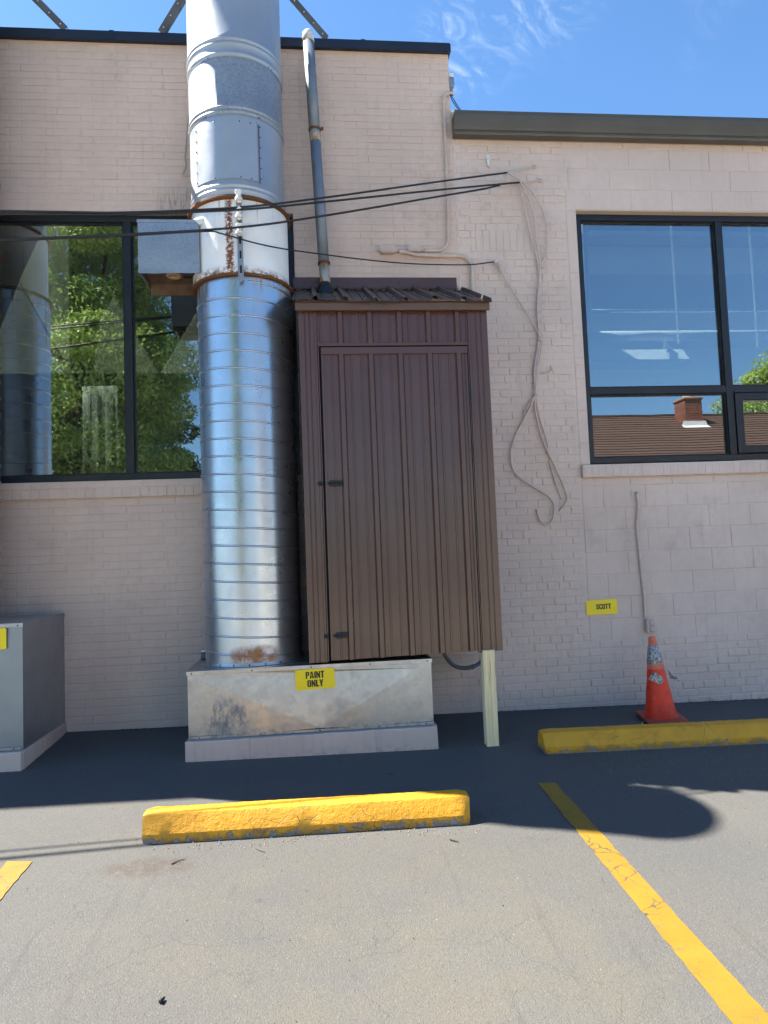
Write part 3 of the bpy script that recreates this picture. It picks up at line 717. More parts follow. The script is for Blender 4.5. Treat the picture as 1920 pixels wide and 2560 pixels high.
# ------------------------------------------------------------------ exhaust stacks
def stack(name, label, cx, cy, main=True, top=6.69, dz=0.):
    t = thing(name, label, 'exhaust stack', (cx, cy, .6), 'spiral exhaust stacks'); R = .380
    sp = MB().lathe([(R, .605), (R, 3.62)], cx, cy, 96).build('spiral_pipe', GALV_SPIRAL, t, smooth=True)
    h = []; pitch = .1365; N = 40; z = .615
    turns = (3.56-.66)/pitch
    for i in range(int(turns*N)+1):
        a = -2*math.pi*i/N; h.append((cx+(R+.0005)*math.cos(a), cy+(R+.0005)*math.sin(a), .66+pitch*i/N))
    MB().tube(h, .0082, 6).build('spiral_seam', GALV_SPIRAL, sp, smooth=True)
    MB().lathe([(R+.002, .606), (R+.035, .608), (R+.035, .612), (R+.008, .618), (R+.002, .64)], cx, cy, 72).build('base_flange', GALV_BOX, t)
    for k in range(9): rivet((cx+(R+.004)*math.cos(-.35-k*.31), cy+(R+.004)*math.sin(-.35-k*.31), .626), t, .007)
    ux = cx-.030
    MB().lathe([(R+.001, 3.594), (R+.028, 3.594), (R+.031, 3.598), (R+.031, 3.610), (R+.026, 3.616), (R+.001, 3.624)], cx-.008, cy, 80).build('flange', RUSTY, t, auto=40)
    W = R+.008
    MB().lathe([(W, 3.622), (W, 4.205)], cx-.022, cy, 96).build('white_collar', WHITED, t, smooth=True)
    MB().lathe([(R-.003, 4.200), (W+.026, 4.204), (W+.030, 4.208), (W+.029, 4.222), (W+.010, 4.232), (R-.003, 4.25)], ux+.004, cy, 80).build('flange', RUSTY, t, auto=40)
    def bead(z): return [(R, z-.016), (R+.0055, z-.008), (R+.0072, z), (R+.0055, z+.008), (R, z+.016)]
    MB().lathe([(R, 4.24)]+bead(4.285)+bead(4.325)+[(R, 4.895)], ux, cy, 96).build('duct_section', GALV_UP, t, auto=70)
    MB().lathe([(R+.003, 4.890)]+[(r+.003, z) for r, z in bead(4.918)+bead(4.955)]+[(R+.003, 5.385)], ux, cy, 96).build('duct_section', GALV_SPANGLE, t, auto=70)
    MB().lathe([(R+.006, 5.360)]+[(r+.006, z) for r, z in bead(5.392)]+[(R+.006, 5.43)]+[(r+.006, z) for r, z in bead(5.475)+bead(5.515)]+[(R+.006, top-.025), (R+.016, top-.02), (R+.016, top), (R-.01, top)], ux, cy, 96).build('duct_section', GALV_UP, t, auto=70)
    for zz, angs in ((4.893, (-1.0, -2.15, -2.9)), (5.362, (-.62, -.72, -2.05, -2.6))):
        for a in angs: rivet((ux+(R+.004)*math.cos(a), cy+(R+.004)*math.sin(a), zz+.01), t, .007, n=(0, -1, 0))
    if main:
        # riveted access plate with a rust-streaked right edge
        a0, a1 = math.radians(-90-52), math.radians(-90+31)
        ap = MB().lathe([(R+.001, 4.372), (R+.005, 4.374), (R+.005, 4.846), (R+.001, 4.848)], ux, cy, 40, a0=a0, a1=a1).build('access_plate', GALV_UP, t, auto=50)
        MB().lathe([(R+.0055, 4.368), (R+.0085, 4.369), (R+.0085, 4.845), (R+.0055, 4.846)], ux, cy, 6, a0=a1-.018, a1=a1+.055).build('edge_strip', GALV_SIDE, ap)
        MB().lathe([(R+.009, 4.368), (R+.0105, 4.369), (R+.0105, 4.835), (R+.009, 4.836)], ux, cy, 2, a0=a1-.006, a1=a1+.012).build('rust_seam', RUSTY, ap)
        for k in range(6):
            zz = 4.40+.085*k
            for a in (a0+.03, a1+.036): rivet((ux+(R+.008)*math.cos(a), cy+(R+.008)*math.sin(a), zz), ap, .006)
        for a in (-1.95, -1.42, -1.2): 
            rivet((ux+(R+.006)*math.cos(a), cy+(R+.006)*math.sin(a), 4.385), ap, .0055); rivet((ux+(R+.006)*math.cos(a), cy+(R+.006)*math.sin(a), 4.835), ap, .0055)
    return t
SX, SY = -.482, -.470
ST = stack('exhaust_stack', 'big spiral metal exhaust stack rising from the paint-only box', SX, SY)
stack('exhaust_stack', 'spiral stack seen mirrored at the left edge of the left window', -2.822, SY, False, 6.69-.36).location.z += .36
# slotted angle braces from the roof edge to the stacks
def brace(p0, p1, label):
    p0, p1 = Vector(p0), Vector(p1); d = (p1-p0).normalized(); side = d.cross(Vector((0, 1, 0))).normalized()*.030
    nrm = side.cross(d).normalized()*.003; m = MB()
    # L profile, its broad face to the front
    prof = [side, side-nrm*2, -side-nrm*2, -side+nrm*14, -side*.90+nrm*14, -side*.90]
    n = len(prof); m.v = [tuple(p+q) for p in (p0, p1) for q in prof]
    m.f = [(k, (k+1) % n, (k+1) % n+n, k+n) for k in range(n)]+[tuple(range(n)), tuple(range(n, 2*n))]
    o = m.build('brace', ANGLE); tag(o, label, 'brace', 'slotted angle braces at the roof edge'); L = (p1-p0).length
    k = .05
    while k < L: rivet(tuple(p0+d*k+(-nrm*2.4 if (-nrm).y < 0 else nrm*2.4)), o, .0065, 'slot', WHITEP); k += .115
    return o
brace((.285, -.05, 6.150), (SX+.30, SY+.22, 6.46+.10), 'slotted angle brace right of the stack, above the vent pipe')
brace((-1.195, -.05, 6.150), (SX-.33, SY+.20, 6.88-.3), 'slotted angle brace just left of the big stack')
brace((-2.017, -.05, 6.150), (-2.822+.30, SY+.20, 6.60), 'slotted angle brace at the top left corner')

# service rack with insulators on the white collar
rk = thing('insulator_rack', 'slotted steel rack with white insulators on the white stack collar', 'rack', (-.468, -.88, 3.53))
rx, ry = -.470, -.893
def channel(x, y, z0, z1):
    m = MB(); w, d, th = .021, .022, .003
    prof = [(x-w, y), (x-w, y-d), (x-w+th, y-d), (x-w+th, y-th), (x+w-th, y-th), (x+w-th, y-d), (x+w, y-d), (x+w, y)]
    return m.prism(prof, 'z', z0, z1)
channel(rx, ry, 3.535, 4.255).build('channel', GALV_UP, rk)
for k in range(6): MB().box(rx-.007, rx+.007, ry-.0052, ry-.0032, 3.60+.115*k, 3.66+.115*k).build('slot', DARKV, rk)
for zz in (4.195, 4.060, 3.930):
    MB().lathe([(.004, zz-.040), (.028, zz-.038), (.030, zz-.022), (.018, zz-.008), (.018, zz+.008), (.030, zz+.022), (.028, zz+.038), (.004, zz+.040)], rx, ry-.034, 20, cap=True).build('insulator', WHITEP, rk, auto=50)
    MB().box(rx-.014, rx+.022, ry-.045, ry-.020, zz-.052, zz-.041).build('clip', TARRED, rk, .003)

# ------------------------------------------------------------------ damper housing beside the stack
JB = thing('damper_housing', 'spangled galvanised box with open dark underside left of the white collar', 'metal box', (-1.03, -.55, 3.6))
jx0, jx1, jy0, jy1, jz0, jz1 = -1.266, -.800, -.752, -.350, 3.672, 4.080
def shell():
    m = MB(); th = .006
    o = [(jx0, jy0), (jx1, jy0), (jx1, jy1), (jx0, jy1)]; i_ = [(jx0+th, jy0+th), (jx1-th, jy0+th), (jx1-th, jy1-th), (jx0+th, jy1-th)]
    m.v = [(a, b, jz0) for a, b in o]+[(a, b, jz1) for a, b in o]+[(a, b, jz0) for a, b in i_]+[(a, b, jz1-th) for a, b in i_]
    for k in range(4):
        q = (k+1) % 4; m.f += [(k, q, 4+q, 4+k), (8+k, 12+k, 12+q, 8+q), (k, 8+k, 8+q, q)]
    m.f += [(4, 5, 6, 7), (12, 15, 14, 13)]; return m
shell().build('housing', GALV_JB, JB, .003)
MB().prism([(jy0-.0055, jz1-.02), (jy0-.0005, jz1-.022), (jy0-.0005, jz1+.0005), (jy1, jz1+.0005), (jy1, jz1+.005), (jy0-.0055, jz1+.004)], 'x', jx0-.004, jx1+.004).build('lid', GALV_JB, JB)
MB().prism([(jx0-.0015, jz0-.016), (jx0+.12, jz0-.020), (jx0+.26, jz0-.014), (jx1+.001, jz0-.016), (jx1+.001, jz0+.018), (jx0-.0015, jz0+.018)], 'y', jy0-.0045, jy0-.0008).build('bottom_lip', GALV_SIDE, JB)
MB().box(jx0+.02, jx1-.02, jy0+.03, jy1-.03, jz0+.045, jz0+.06).build('inner_plate', WOODB, JB)
MB().box(jx0+.012, jx1-.10, jy1-.026, jy1-.009, jz0-.05, jz0+.12).build('back_board', WOODB, JB)
MB().lathe([(.002, jz0+.043), (.058, jz0+.043), (.062, jz0+.034), (.056, jz0+.026), (.040, jz0+.026), (.036, jz0+.034), (.002, jz0+.036)], jx0+.235, jy0+.18, 28).build('motor_ring', CARDB, JB, smooth=True)
for dy in (.12, .15, .20): MB().box(jx0+.31, jx1-.03, jy0+dy, jy0+dy+.012, jz0+.025, jz0+.040).build('linkage', BLACKM, JB)
MB().prism([(jx1-.02, jz1-.005), (jx1+.045, jz1+.012), (jx1+.075, jz1-.01), (jx1+.06, jz1-.04), (jx1-.0, jz1-.03)], 'y', jy0-.012, jy0+.02).build('bracket', WHITEP, JB, .004)

# ------------------------------------------------------------------ brown metal shed on the box
SH = thing('metal_shed', 'tall brown ribbed steel shed with sloping roof and wooden leg', 'shed', (.7, -.45, gz(.7, -.5)))
X0, X1, ZB, ZT, YF = -.046, 1.429, .632, 3.305, -.900
def ribs(x0, x1, phase, sp=.229):
    """cladding profile: major ribs with two minor ribs between"""
    ev = []; k = math.floor((x0-phase)/sp)-1
    while phase+k*sp < x1+sp:
        c = phase+k*sp
        ev += [(c-.027, 0), (c-.015, .024), (c+.015, .024), (c+.027, 0)]
        for q in (.33, .67): m_ = c+q*sp; ev += [(m_-.0075, 0), (m_-.0045, .005), (m_+.0045, .005), (m_+.0075, 0)]
        k += 1
    ev = sorted(ev); out = [(x0, 0)]+[e for e in ev if x0+.002 < e[0] < x1-.002]+[(x1, 0)]; return out
def ribbed(name, x0, x1, z0a, z0b, z1, y, phase, mat, parent, nz=2):
    pr = ribs(x0, x1, phase); m = MB(); n = len(pr)
    for j in range(nz+1):
        t = j/nz
        for x, d in pr:
            zb = z0a+(z0b-z0a)*(x-x0)/(x1-x0); z = zb+(z1-zb)*t
            m.v.append((x, y-d+.0018*math.sin(2.1*z+5*x), z))
    for j in range(nz):
        for i in range(n-1): m.f.append((j*n+i, j*n+i+1, (j+1)*n+i+1, (j+1)*n+i))
    o = m.build(name, mat, parent); so = o.modifiers.new('thickness', 'SOLIDIFY'); so.thickness = .0015; so.offset = 1; return o
PH = .272
ribbed('header_panel', .075, 1.285, 3.040, 3.040, ZT-.004, YF, PH, BROWN, SH)
def corner(x0, x1, sgn):
    """L-shaped corner flashing with small formed steps"""
    m = MB(); w = x1-x0
    pr = [(0, 0), (.012, -.003), (.30, -.003), (.32, .0015), (.345, .0015), (.365, -.003), (.55, -.003), (.57, .0015), (.60, .0015), (.62, -.003), (.84, -.003), (.86, -.009), (.97, -.009), (1, .004)]
    pts = [((x0+w*a) if sgn > 0 else (x1-w*a), YF-.010+b) for a, b in pr]
    poly = pts+[(pts[-1][0], YF+.012), (pts[0][0]+.003*sgn, YF+.012), (pts[0][0]+.003*sgn, YF+.06), (pts[0][0], YF+.06)]
    return m.prism(poly, 'z', ZB+(.012 if sgn < 0 else -.006), ZT)
corner(X0, .094, 1).build('corner_trim', BROWN, SH); corner(1.268, X1, -1).build('corner_trim', BROWN, SH)
MB().box(.0945, 1.2675, YF-.024, YF+.004, 3.018, 3.043).build('door_head_trim', BROWN, SH, .002)
for a, b in ((.0945, .1015), (1.262, 1.2675)): MB().box(a, b, YF-.020, YF+.03, ZB, 3.017).build('door_side_trim', BROWN, SH)
DR = ribbed('door', .122, 1.254, ZB+.002, ZB+.020, 2.953, YF-.004, PH, BROWN, SH, 6)
MB().box(.118, 1.257, YF-.026, YF-.001, 2.953, 3.008).build('door_rail', BROWN, DR, .002)
for a, b in ((.1175, .136), (1.238, 1.2565)): MB().box(a, b, YF-.016, YF-.003, ZB+.004, 2.952).build('door_edge', BROWN, DR, .001)
MB().box(.095, 1.268, YF+.020, YF+.03, ZB+.02, 3.03).build('backing', DARKV, SH)
for zz in (2.27, 1.80, 1.25):
    for k in range(5):
        for q in (-.045, .115): rivet((PH-.229+.229*k+q+.03, YF-.0055, zz+random.uniform(-.006, .006)), DR, .0062, 'screw', BROWN)
for k in range(6): rivet((PH+.229*k-.06, YF-.003, 3.265+.004*math.sin(k)), SH, .006, 'screw', BROWN)
for zz, xo in ((1.962, .0), (.818, .008)):
    lt = MB().box(.150+xo, .242+xo, YF-.030, YF-.024, zz-.021, zz+.021).build('latch', BLACKM, DR, .002)
    MB().tube([(.135+xo, YF-.035, zz), (.235+xo, YF-.035, zz)], .0065, 10).build('bolt', BLACKM, lt)
    MB().box(.205+xo, .213+xo, YF-.052, YF-.036, zz-.004, zz+.022).build('knob', BLACKM, lt)
    MB().box(.066+xo, .098+xo, YF-.034, YF-.0205, zz-.017, zz+.017).build('keeper', BLACKM, SH, .002)
    MB().tube([(.062+xo, YF-.036, zz), (.102+xo, YF-.036, zz)], .006, 8).build('strap', BLACKM, SH)
for zz in (2.62, 2.18, 1.62, 1.05): MB().box(1.2565, 1.2675, YF-.0245, YF-.021, zz-.05, zz+.05).build('hinge', BLACKM, DR)
MB().box(X0+.0015, X0+.006, YF+.061, -.02, ZB+.01, ZT+.05).build('side_panel', BROWN, SH); MB().box(X1-.006, X1-.0015, YF+.061, -.02, ZB+.05, ZT+.05).build('side_panel', BROWN, SH)
MB().box(X0+.01, X1-.01, YF+.06, -.02, ZB+.03, ZB+.05).build('floor_panel', DARKV, SH)
MB().box(X1+.0, X1+.012, YF+.10, YF+.13, 1.40, 1.47).build('hasp', BLACKM, SH); MB().box(X1, X1+.012, YF+.10, YF+.13, 1.33, 1.385).build('hasp', BLACKM, SH)
# roof: ribbed sheet, ribs running down the slope, ends left open over the fascia
def roof():
    pr = ribs(-.088, 1.452, .085); m = MB(); n = len(pr); A, B = Vector((0, -.012, 3.806)), Vector((0, -1.005, 3.338)); s = (B-A); nn = Vector((0, s.z, -s.y)).normalized()
    if nn.z < 0: nn = -nn
    N = 6
    for j in range(N+1):
        for x, d in pr:
            w = .010*math.sin(7*x+.6)*(j/N)+(.012 if x < .05 else 0)*(j/N); p = A+s*(j/N)+nn*(d*1.35+w); m.v.append((x, p.y, p.z))
    for j in range(N):
        for i in range(n-1): m.f.append((j*n+i, j*n+i+1, (j+1)*n+i+1, (j+1)*n+i))
    o = m.build('roof', BROWN_OLD, SH); so = o.modifiers.new('thickness', 'SOLIDIFY'); so.thickness = .0018; so.offset = -1; return o, A, s, nn
RF, RA, RS, RN = roof()
for k in range(7):
    for q in (.25, .70, .95):
        p = RA+RS*q+RN*.004; rivet((.085+.229*k-.06, p.y, p.z), RF, .007, 'screw', SCREW, (0, -.43, .9))
MB().prism([(-.950, 3.285), (-.958, 3.287), (-.966, 3.340), (-.990, 3.343), (-.990, 3.347), (-.945, 3.350), (-.945, 3.285)], 'x', X0-.022, X1+.012).build('fascia', BROWN_LT, SH)
MB().prism([(-.944, 3.287), (-.90, 3.306), (-.90, 3.36), (-.944, 3.345)], 'x', X0-.004, X1+.004).build('fascia_return', DARKV, SH)
fl = MB().prism([(-.0065, 3.925), (-.010, 3.925), (-.011, 3.822), (-.075, 3.799), (-.075, 3.796), (-.0065, 3.816)], 'x', -.088, 1.402).build('flashing', BROWN, SH)
for xx in (.02, .12, .40, .86): rivet((xx, -.0115, 3.88), fl, .008, 'screw', BROWN)
zg = gz(1.3, -.9); 
def post():
    m = MB(); a, b, c, d = 1.262, 1.354, -.948, -.858
    m.prism([(a, c), ((a+b)/2-.003, c), ((a+b)/2, c+.006), ((a+b)/2+.003, c), (b, c), (b, d), (a, d)], 'z', zg-.002, .655); return m
post().build('leg', WOOD, SH, .002)
# sloping gap closers behind the ribs are left open as on the real shed

# ------------------------------------------------------------------ vent pipe through the shed roof
VP = thing('vent_pipe', 'slim grey vent pipe leaning up the wall from the shed roof', 'pipe', (.18, -.30, 3.68))
pb, pt = at(703, 616, -.24), at(664.5, 66, -.15); L = pt-pb
def seg(a, b): return [pb+L*a, pb+L*b]
MB().tube(seg(.080, .62), .0475, 24).build('pipe_section', GALV_PIPE, VP, smooth=True)
MB().tube(seg(.600, .955), .0495, 24).build('pipe_section', GALV_PIPE, VP, smooth=True)
MB().tube(seg(-.05, .083), .0445, 24).build('pipe_end', GALV_BOOT, VP, smooth=True)
MB().tube(seg(.553, .603), .0488, 24).build('rusty_joint', GALV_BOOT, VP, smooth=True)
for a in (.600, .083): MB().tube(seg(a-.004, a+.003), .054, 24).build('clamp', RUSTY, VP)
MB().box(pb.x+L.x*.59+.05, pb.x+L.x*.59+.075, pb.y-.02, pb.y+.0, pb.z+L.z*.59-.012, pb.z+L.z*.59+.01).build('clamp_ear', RUSTY, VP)
MB().tube([pb+L*q for q in (.952, .975, .990, .9999)], .05, 24, rfun=lambda u: .0525 if u < .5 else (.047 if u < .8 else .026)).build('cap', TARRED, VP, smooth=True)
MB().lathe([(.098, -.065), (.090, -.03), (.075, .006), (.072, .02), (.060, .024), (.060, .036), (.054, .05), (.048, .07)], 0, 0, 24).build('rubber_boot', BLACKC, VP, smooth=True).location = (pb.x-.004, pb.y, 3.806-.471*(-.012-pb.y)+.012)
# ------------------------------------------------------------------ cables
def cable(name, pts, r, mat, label, cat, group=None, n=8, smoothn=8, nn=8):
    o = MB().tube(spline(pts, smoothn), r, nn).build(name, mat, smooth=True); return tag(o, label, cat, group)
def P3(x, y, Y): return tuple(at(x, y, Y))
yr = ry-.055
far = -1.55
def run(a, b): a, b = Vector(a), Vector(b); return tuple(a+(a-b)*5)
SC = 'service cables crossing the stack'
cable('service_cable', [run(P3(0, 456, -1.10), P3(260, 459, -1.02)), P3(0, 456, -1.10), P3(260, 459, -1.02), P3(514, 448, yr), P3(700, 427, -.80), P3(950, 392, -.42), P3(1095, 373, -.10)], .0085, BLACKC, 'uppermost black cable from the stack rack to the brick pier', 'cable', SC)
cable('service_cable', [run(P3(0, 463, -1.10), P3(260, 463, -1.02)), P3(0, 463, -1.10), P3(260, 463, -1.02), P3(516, 453, yr), P3(700, 436, -.80), P3(950, 410, -.42), P3(1122, 394, -.10)], .0085, BLACKC, 'middle black cable, just under the uppermost one', 'cable', SC)
cable('service_cable', [run(P3(0, 518, -1.10), P3(260, 507, -1.02)), P3(0, 518, -1.10), P3(260, 507, -1.02), P3(516, 491, yr), P3(700, 466, -.80), P3(950, 424, -.42), P3(1040, 409, -.22), P3(1080, 400, -.12)], .0088, BLACKC, 'lowest thick black cable crossing the window and the stack', 'cable', SC)
cable('service_cable', [run(P3(0, 521, -1.10), P3(260, 510, -1.02)), P3(0, 521, -1.10), P3(260, 510, -1.02), P3(440, 500, -.98), P3(480, 505, -.95), P3(560, 527, -.90), P3(650, 543, -.72), P3(850, 567, -.36), P3(1000, 572, -.13), P3(1066, 566, -.05)], .0058, BLACKC, 'thin sagging black wire over the shed roof to the pier', 'cable')
# painted cable bundle hanging on the pier
CB = thing('cable_bundle', 'painted cable bundle looping down the brick pier', 'cable bundle', (2.1, -.03, 1.7))
def strand(px, r=.0085, Y=-.03): MB().tube(spline([P3(x, y, yy) for x, y, yy in px], 7), r, 8).build('strand', PAINTC, CB, smooth=True)
strand([(1098, 373, -.10), (1128, 392, -.07), (1150, 415, -.06), (1176, 465, -.05), (1183, 515, -.045), (1176, 560, -.04), (1168, 577, -.035), (1167, 660, -.032), (1170, 730, -.03), (1162, 800, -.03), (1157, 852, -.03)])
strand([(1125, 394, -.10), (1140, 425, -.06), (1154, 470, -.05), (1160, 530, -.045), (1167, 577, -.04), (1161, 660, -.034), (1164, 730, -.03), (1154, 800, -.03), (1155, 852, -.03), (1140, 890, -.03), (1112, 945, -.03), (1103, 985, -.03), (1113, 1022, -.03), (1150, 1050, -.03), (1186, 1073, -.03), (1197, 1095, -.03), (1194, 1122, -.03), (1181, 1134, -.03), (1167, 1124, -.03), (1159, 1101, -.012)])
strand([(1080, 401, -.12), (1105, 399, -.09), (1121, 402, -.06), (1130, 435, -.05), (1142, 490, -.045), (1163, 572, -.036), (1164, 660, -.030), (1167, 735, -.03), (1158, 800, -.03), (1156, 852, -.03), (1157, 890, -.03), (1172, 950, -.03), (1200, 1010, -.03), (1223, 1065, -.03), (1222, 1087, -.03), (1208, 1104, -.010)])
strand([(1076, 567, -.05), (1086, 592, -.035), (1120, 648, -.03), (1168, 733, -.036), (1160, 800, -.035), (1158, 852, -.036), (1165, 900, -.022), (1182, 955, -.018), (1190, 1010, -.018), (1212, 1078, -.010)], .0065)
strand([(1158, 852, -.035), (1145, 870, -.035), (1132, 893, -.03), (1134, 897, -.03), (1148, 880, -.03)], .006)
strand([(1170, 806, -.02), (1183, 805, -.02), (1191, 800, -.02), (1190, 790, -.012)], .006)
for x, y in ((1168, 577), (1168, 736), (1157, 852)): MB().lathe([(.020, -.012), (.024, 0), (.020, .012)], 0, 0, 14).build('tie', PAINTC, CB).location = P3(x, y, -.034)
# dead-end grips and eye bolts
for (x0, y0, x1, y1, lab) in ((1093, 372, 1155, 361, 'upper frayed cable grip and eye bolt on the pier'), (1105, 396, 1167, 390, 'lower frayed cable grip and eye bolt on the pier')):
    a, b = Vector(P3(x0, y0, -.10)), Vector(P3(x1, y1, -.012)); t = thing('cable_grip', lab, 'cable grip', tuple(b), 'cable grips on the pier'); d = b-a
    h = []
    for k in range(70):
        u = k/69; q = a+d*u*.55; h.append(q+Vector((0, math.cos(k*.95), math.sin(k*.95)))*.009)
    MB().tube(h, .0038, 6).build('coil', TARRED, t)
    MB().tube([a+d*.45, b], .0035, 6).build('wire', PAINTC, t); MB().tube([a+d*.45+Vector((0, 0, -.012)), b+Vector((0, 0, -.004))], .003, 6).build('wire', PAINTC, t)
    MB().tube([b+Vector((0, -.03, 0)), b+Vector((0, .012, 0))], .009, 10).build('eye_bolt', PAINTC, t)
    MB().lathe([(.0, -.02), (.018, -.012), (.022, 0), (.016, .014), (0, .018)], 0, 0, 10).build('sealant', PAINTC, t, smooth=True).location = tuple(b+Vector((0, .004, 0)))
t = thing('cable_grip', 'small sealant-covered wire anchor above the shed roof, right end', 'cable grip', P3(1072, 565, -.01), 'cable grips on the pier')
b = Vector(P3(1072, 565, -.03)); MB().lathe([(.0, -.028), (.02, -.018), (.026, 0), (.018, .014), (0, .02)], 0, 0, 9).build('sealant', TARRED, t, smooth=True).location = tuple(b)
MB().tube([b+Vector((.01, -.02, -.01)), b+Vector((.03, .0, -.06)), b+Vector((.035, .01, -.10))], .010, 8).build('knot', PAINTC, t)
b = Vector(P3(1054, 345, -.004)); tag(MB().prism([(-.012, -.05), (.006, -.09), (.012, -.02), (.022, .0), (.012, .035), (-.004, .05), (-.02, .01)], 'y', -.010, .006).build('sealant_patch', TARRED), 'white and rust patch of old sealant high on the pier', 'patch').location = tuple(b)

# ------------------------------------------------------------------ conduits and boxes on the wall
def conduit(name, px, r, label, mat=PAINTCOND, parent=None, n=6):
    o = MB().tube(spline([P3(*q) for q in px], n), r, 12).build(name, mat, parent, smooth=True)
    return o if parent else tag(o, label, 'conduit')
def fitting(name, c, w, h, label):
    t = thing(name, label, 'conduit box', tuple(c)); x, y, z = c
    MB().prism([(x-w/2, z-h*.32), (x-w*.36, z-h/2), (x+w*.42, z-h/2), (x+w/2, z-h*.3), (x+w/2, z+h*.3), (x+w*.42, z+h/2), (x-w*.36, z+h/2), (x-w/2, z+h*.32)], 'y', y-.045, y+.03).build('body', PAINTCOND, t, .006)
    MB().prism([(x-w*.42, z-h*.36), (x+w*.40, z-h*.36), (x+w*.40, z+h*.36), (x-w*.42, z+h*.36)], 'y', y-.052, y-.0455).build('cover', PAINTCOND, t, .003)
    MB().tube([(x+w/2, y-.006, z), (x+w/2+.03, y-.006, z)], .018, 12).build('hub', PAINTCOND, t)
fitting('conduit_box', (Vector(P3(894, 540, -.025))), .115, .050, 'small painted conduit box below the thin vertical conduit')
fitting('conduit_box', (Vector(P3(836, 542, -.025))), .135, .058, 'larger painted conduit box just above the shed roof')
conduit('conduit', [(916, 541, -.04), (945, 541, -.035), (956, 538, -.03), (966, 527, -.03), (968, 510, -.03), (967, 440, -.03), (963, 330, -.03), (959.5, 250, -.03), (958, 222, -.035), (960, 208, -.045), (968, 202, -.05), (976, 200, -.05), (979, 203, .0)], .0135, 'thin painted conduit running up beside the corner of the taller building')
conduit('conduit', [(862, 543, -.04), (880, 545, -.04), (900, 550, -.035), (940, 552, -.035), (990, 553, -.035), (1006, 556, -.035), (1017, 568, -.035), (1020, 585, -.035), (1021, 650, -.035)], .0185, 'thick painted conduit bending down behind the shed roof')
for x, y in ((958.5, 240), (960, 228)): pass
# floodlight at the roof corner and its loose wires
t = thing('floodlight', 'small grey floodlight at the corner of the taller roof', 'light fixture', P3(972, 195, .02))
c = Vector(P3(973, 178, .02)); MB().box(c.x-.015, c.x+.032, c.y-.03, c.y+.06, c.z-.055, c.z+.035).build('housing', GALV_SIDE, t, .006)
MB().box(c.x-.016, c.x+.026, c.y-.033, c.y+.05, c.z+.036, c.z+.075).build('sensor', WHITEP, t, .006); MB().tube([(c.x+.005, c.y, c.z-.055), (c.x+.002, c.y, c.z-.10), (c.x+.006, c.y, c.z-.13)], .010, 10).build('arm', GALV_SIDE, t)
for k, (dx, nm) in enumerate(((0, 'left of the two dark wires dropping behind the gutter end'), (4, 'right of the two dark wires dropping behind the gutter end'))):
    cable('drop_wire', [P3(972+dx*.3, 203, .02), P3(976+dx, 215, .02), P3(984+dx, 228, .02), P3(994+dx, 242, .05)], .0045, BLUEC, nm, 'cable', 'wires behind the gutter end')
# outlet run on the right wall
OT = thing('wall_outlet', 'painted outlet box with its conduit up the block wall', 'outlet', P3(1402, 1352, -.01))
pts = [(1376, 1067, -.03), (1378, 1082, -.026), (1379, 1098, -.022), (1377, 1118, -.02), (1376, 1140, -.02), (1380, 1180, -.018), (1392, 1300, -.018), (1394, 1336, -.03)]
MB().tube(spline([P3(*q) for q in pts], 6), .0125, 12).build('conduit', PAINTC, OT, smooth=True)
c = Vector(P3(1374, 1066, 0)); MB().prism([(c.x-.048, c.z-.03), (c.x-.03, c.z-.05), (c.x+.03, c.z-.05), (c.x+.048, c.z-.03), (c.x+.048, c.z+.03), (c.x+.03, c.z+.05), (c.x-.03, c.z+.05), (c.x-.048, c.z+.03)], 'y', -.008, .012).build('cover_plate', WALLR, OT, .002)
MB().tube([(c.x-.006, -.005, c.z+.006), (c.x+.004, -.03, c.z+.002), (c.x+.008, -.034, c.z-.012)], .013, 10).build('elbow', PAINTC, OT, smooth=True)
c = Vector(P3(1400, 1351, 0)); MB().box(c.x-.038, c.x+.034, -.055, .002, c.z-.058, c.z+.058).build('box', PAINTC, OT, .006)
for dz in (-.026, .026): MB().box(c.x-.012, c.x+.030, -.066, -.0555, c.z+dz-.023, c.z+dz+.023).build('outlet_cover', PAINTC, OT, .004)
# loose white wire on the upper wall, left of the stack
cable('thin_wire', [P3(406, 250, -.012), P3(402, 300, -.012), P3(399, 340, -.012), P3(401, 360, -.012), P3(394, 378, -.012), P3(410, 380, -.03)], .0042, PAINTCOND, 'thin pale wire hanging on the wall left of the stack', 'cable')
# grey flex loop below the shed
fx = MB().tube(spline([P3(956, 1400, -.30), P3(963, 1418, -.30), P3(980, 1437, -.30), P3(1000, 1443, -.30), P3(1022, 1440, -.30), P3(1040, 1428, -.30), P3(1046, 1405, -.30)], 8), .0165, 12).build('flex_conduit', GREYFLEX, smooth=True)
tag(fx, 'dark grey flexible conduit looping below the shed', 'conduit'); MB().tube([P3(1019, 1441, -.30), P3(1023, 1439.5, -.30)], .021, 12).build('coupling', GREYFLEX, fx)
# small meter block behind the stack foot
t = thing('pressure_switch', 'small grey switch block behind the foot of the stack', 'switch', P3(442, 1424, -.25)); c = Vector(P3(443, 1412, -.25))
MB().box(c.x-.03, c.x+.05, c.y-.03, c.y+.03, .612, .665).build('base', GREYFLEX, t, .004); MB().box(c.x-.026, c.x+.05, c.y-.028, c.y+.028, .667, .692).build('cover', GALV_SIDE, t, .004)

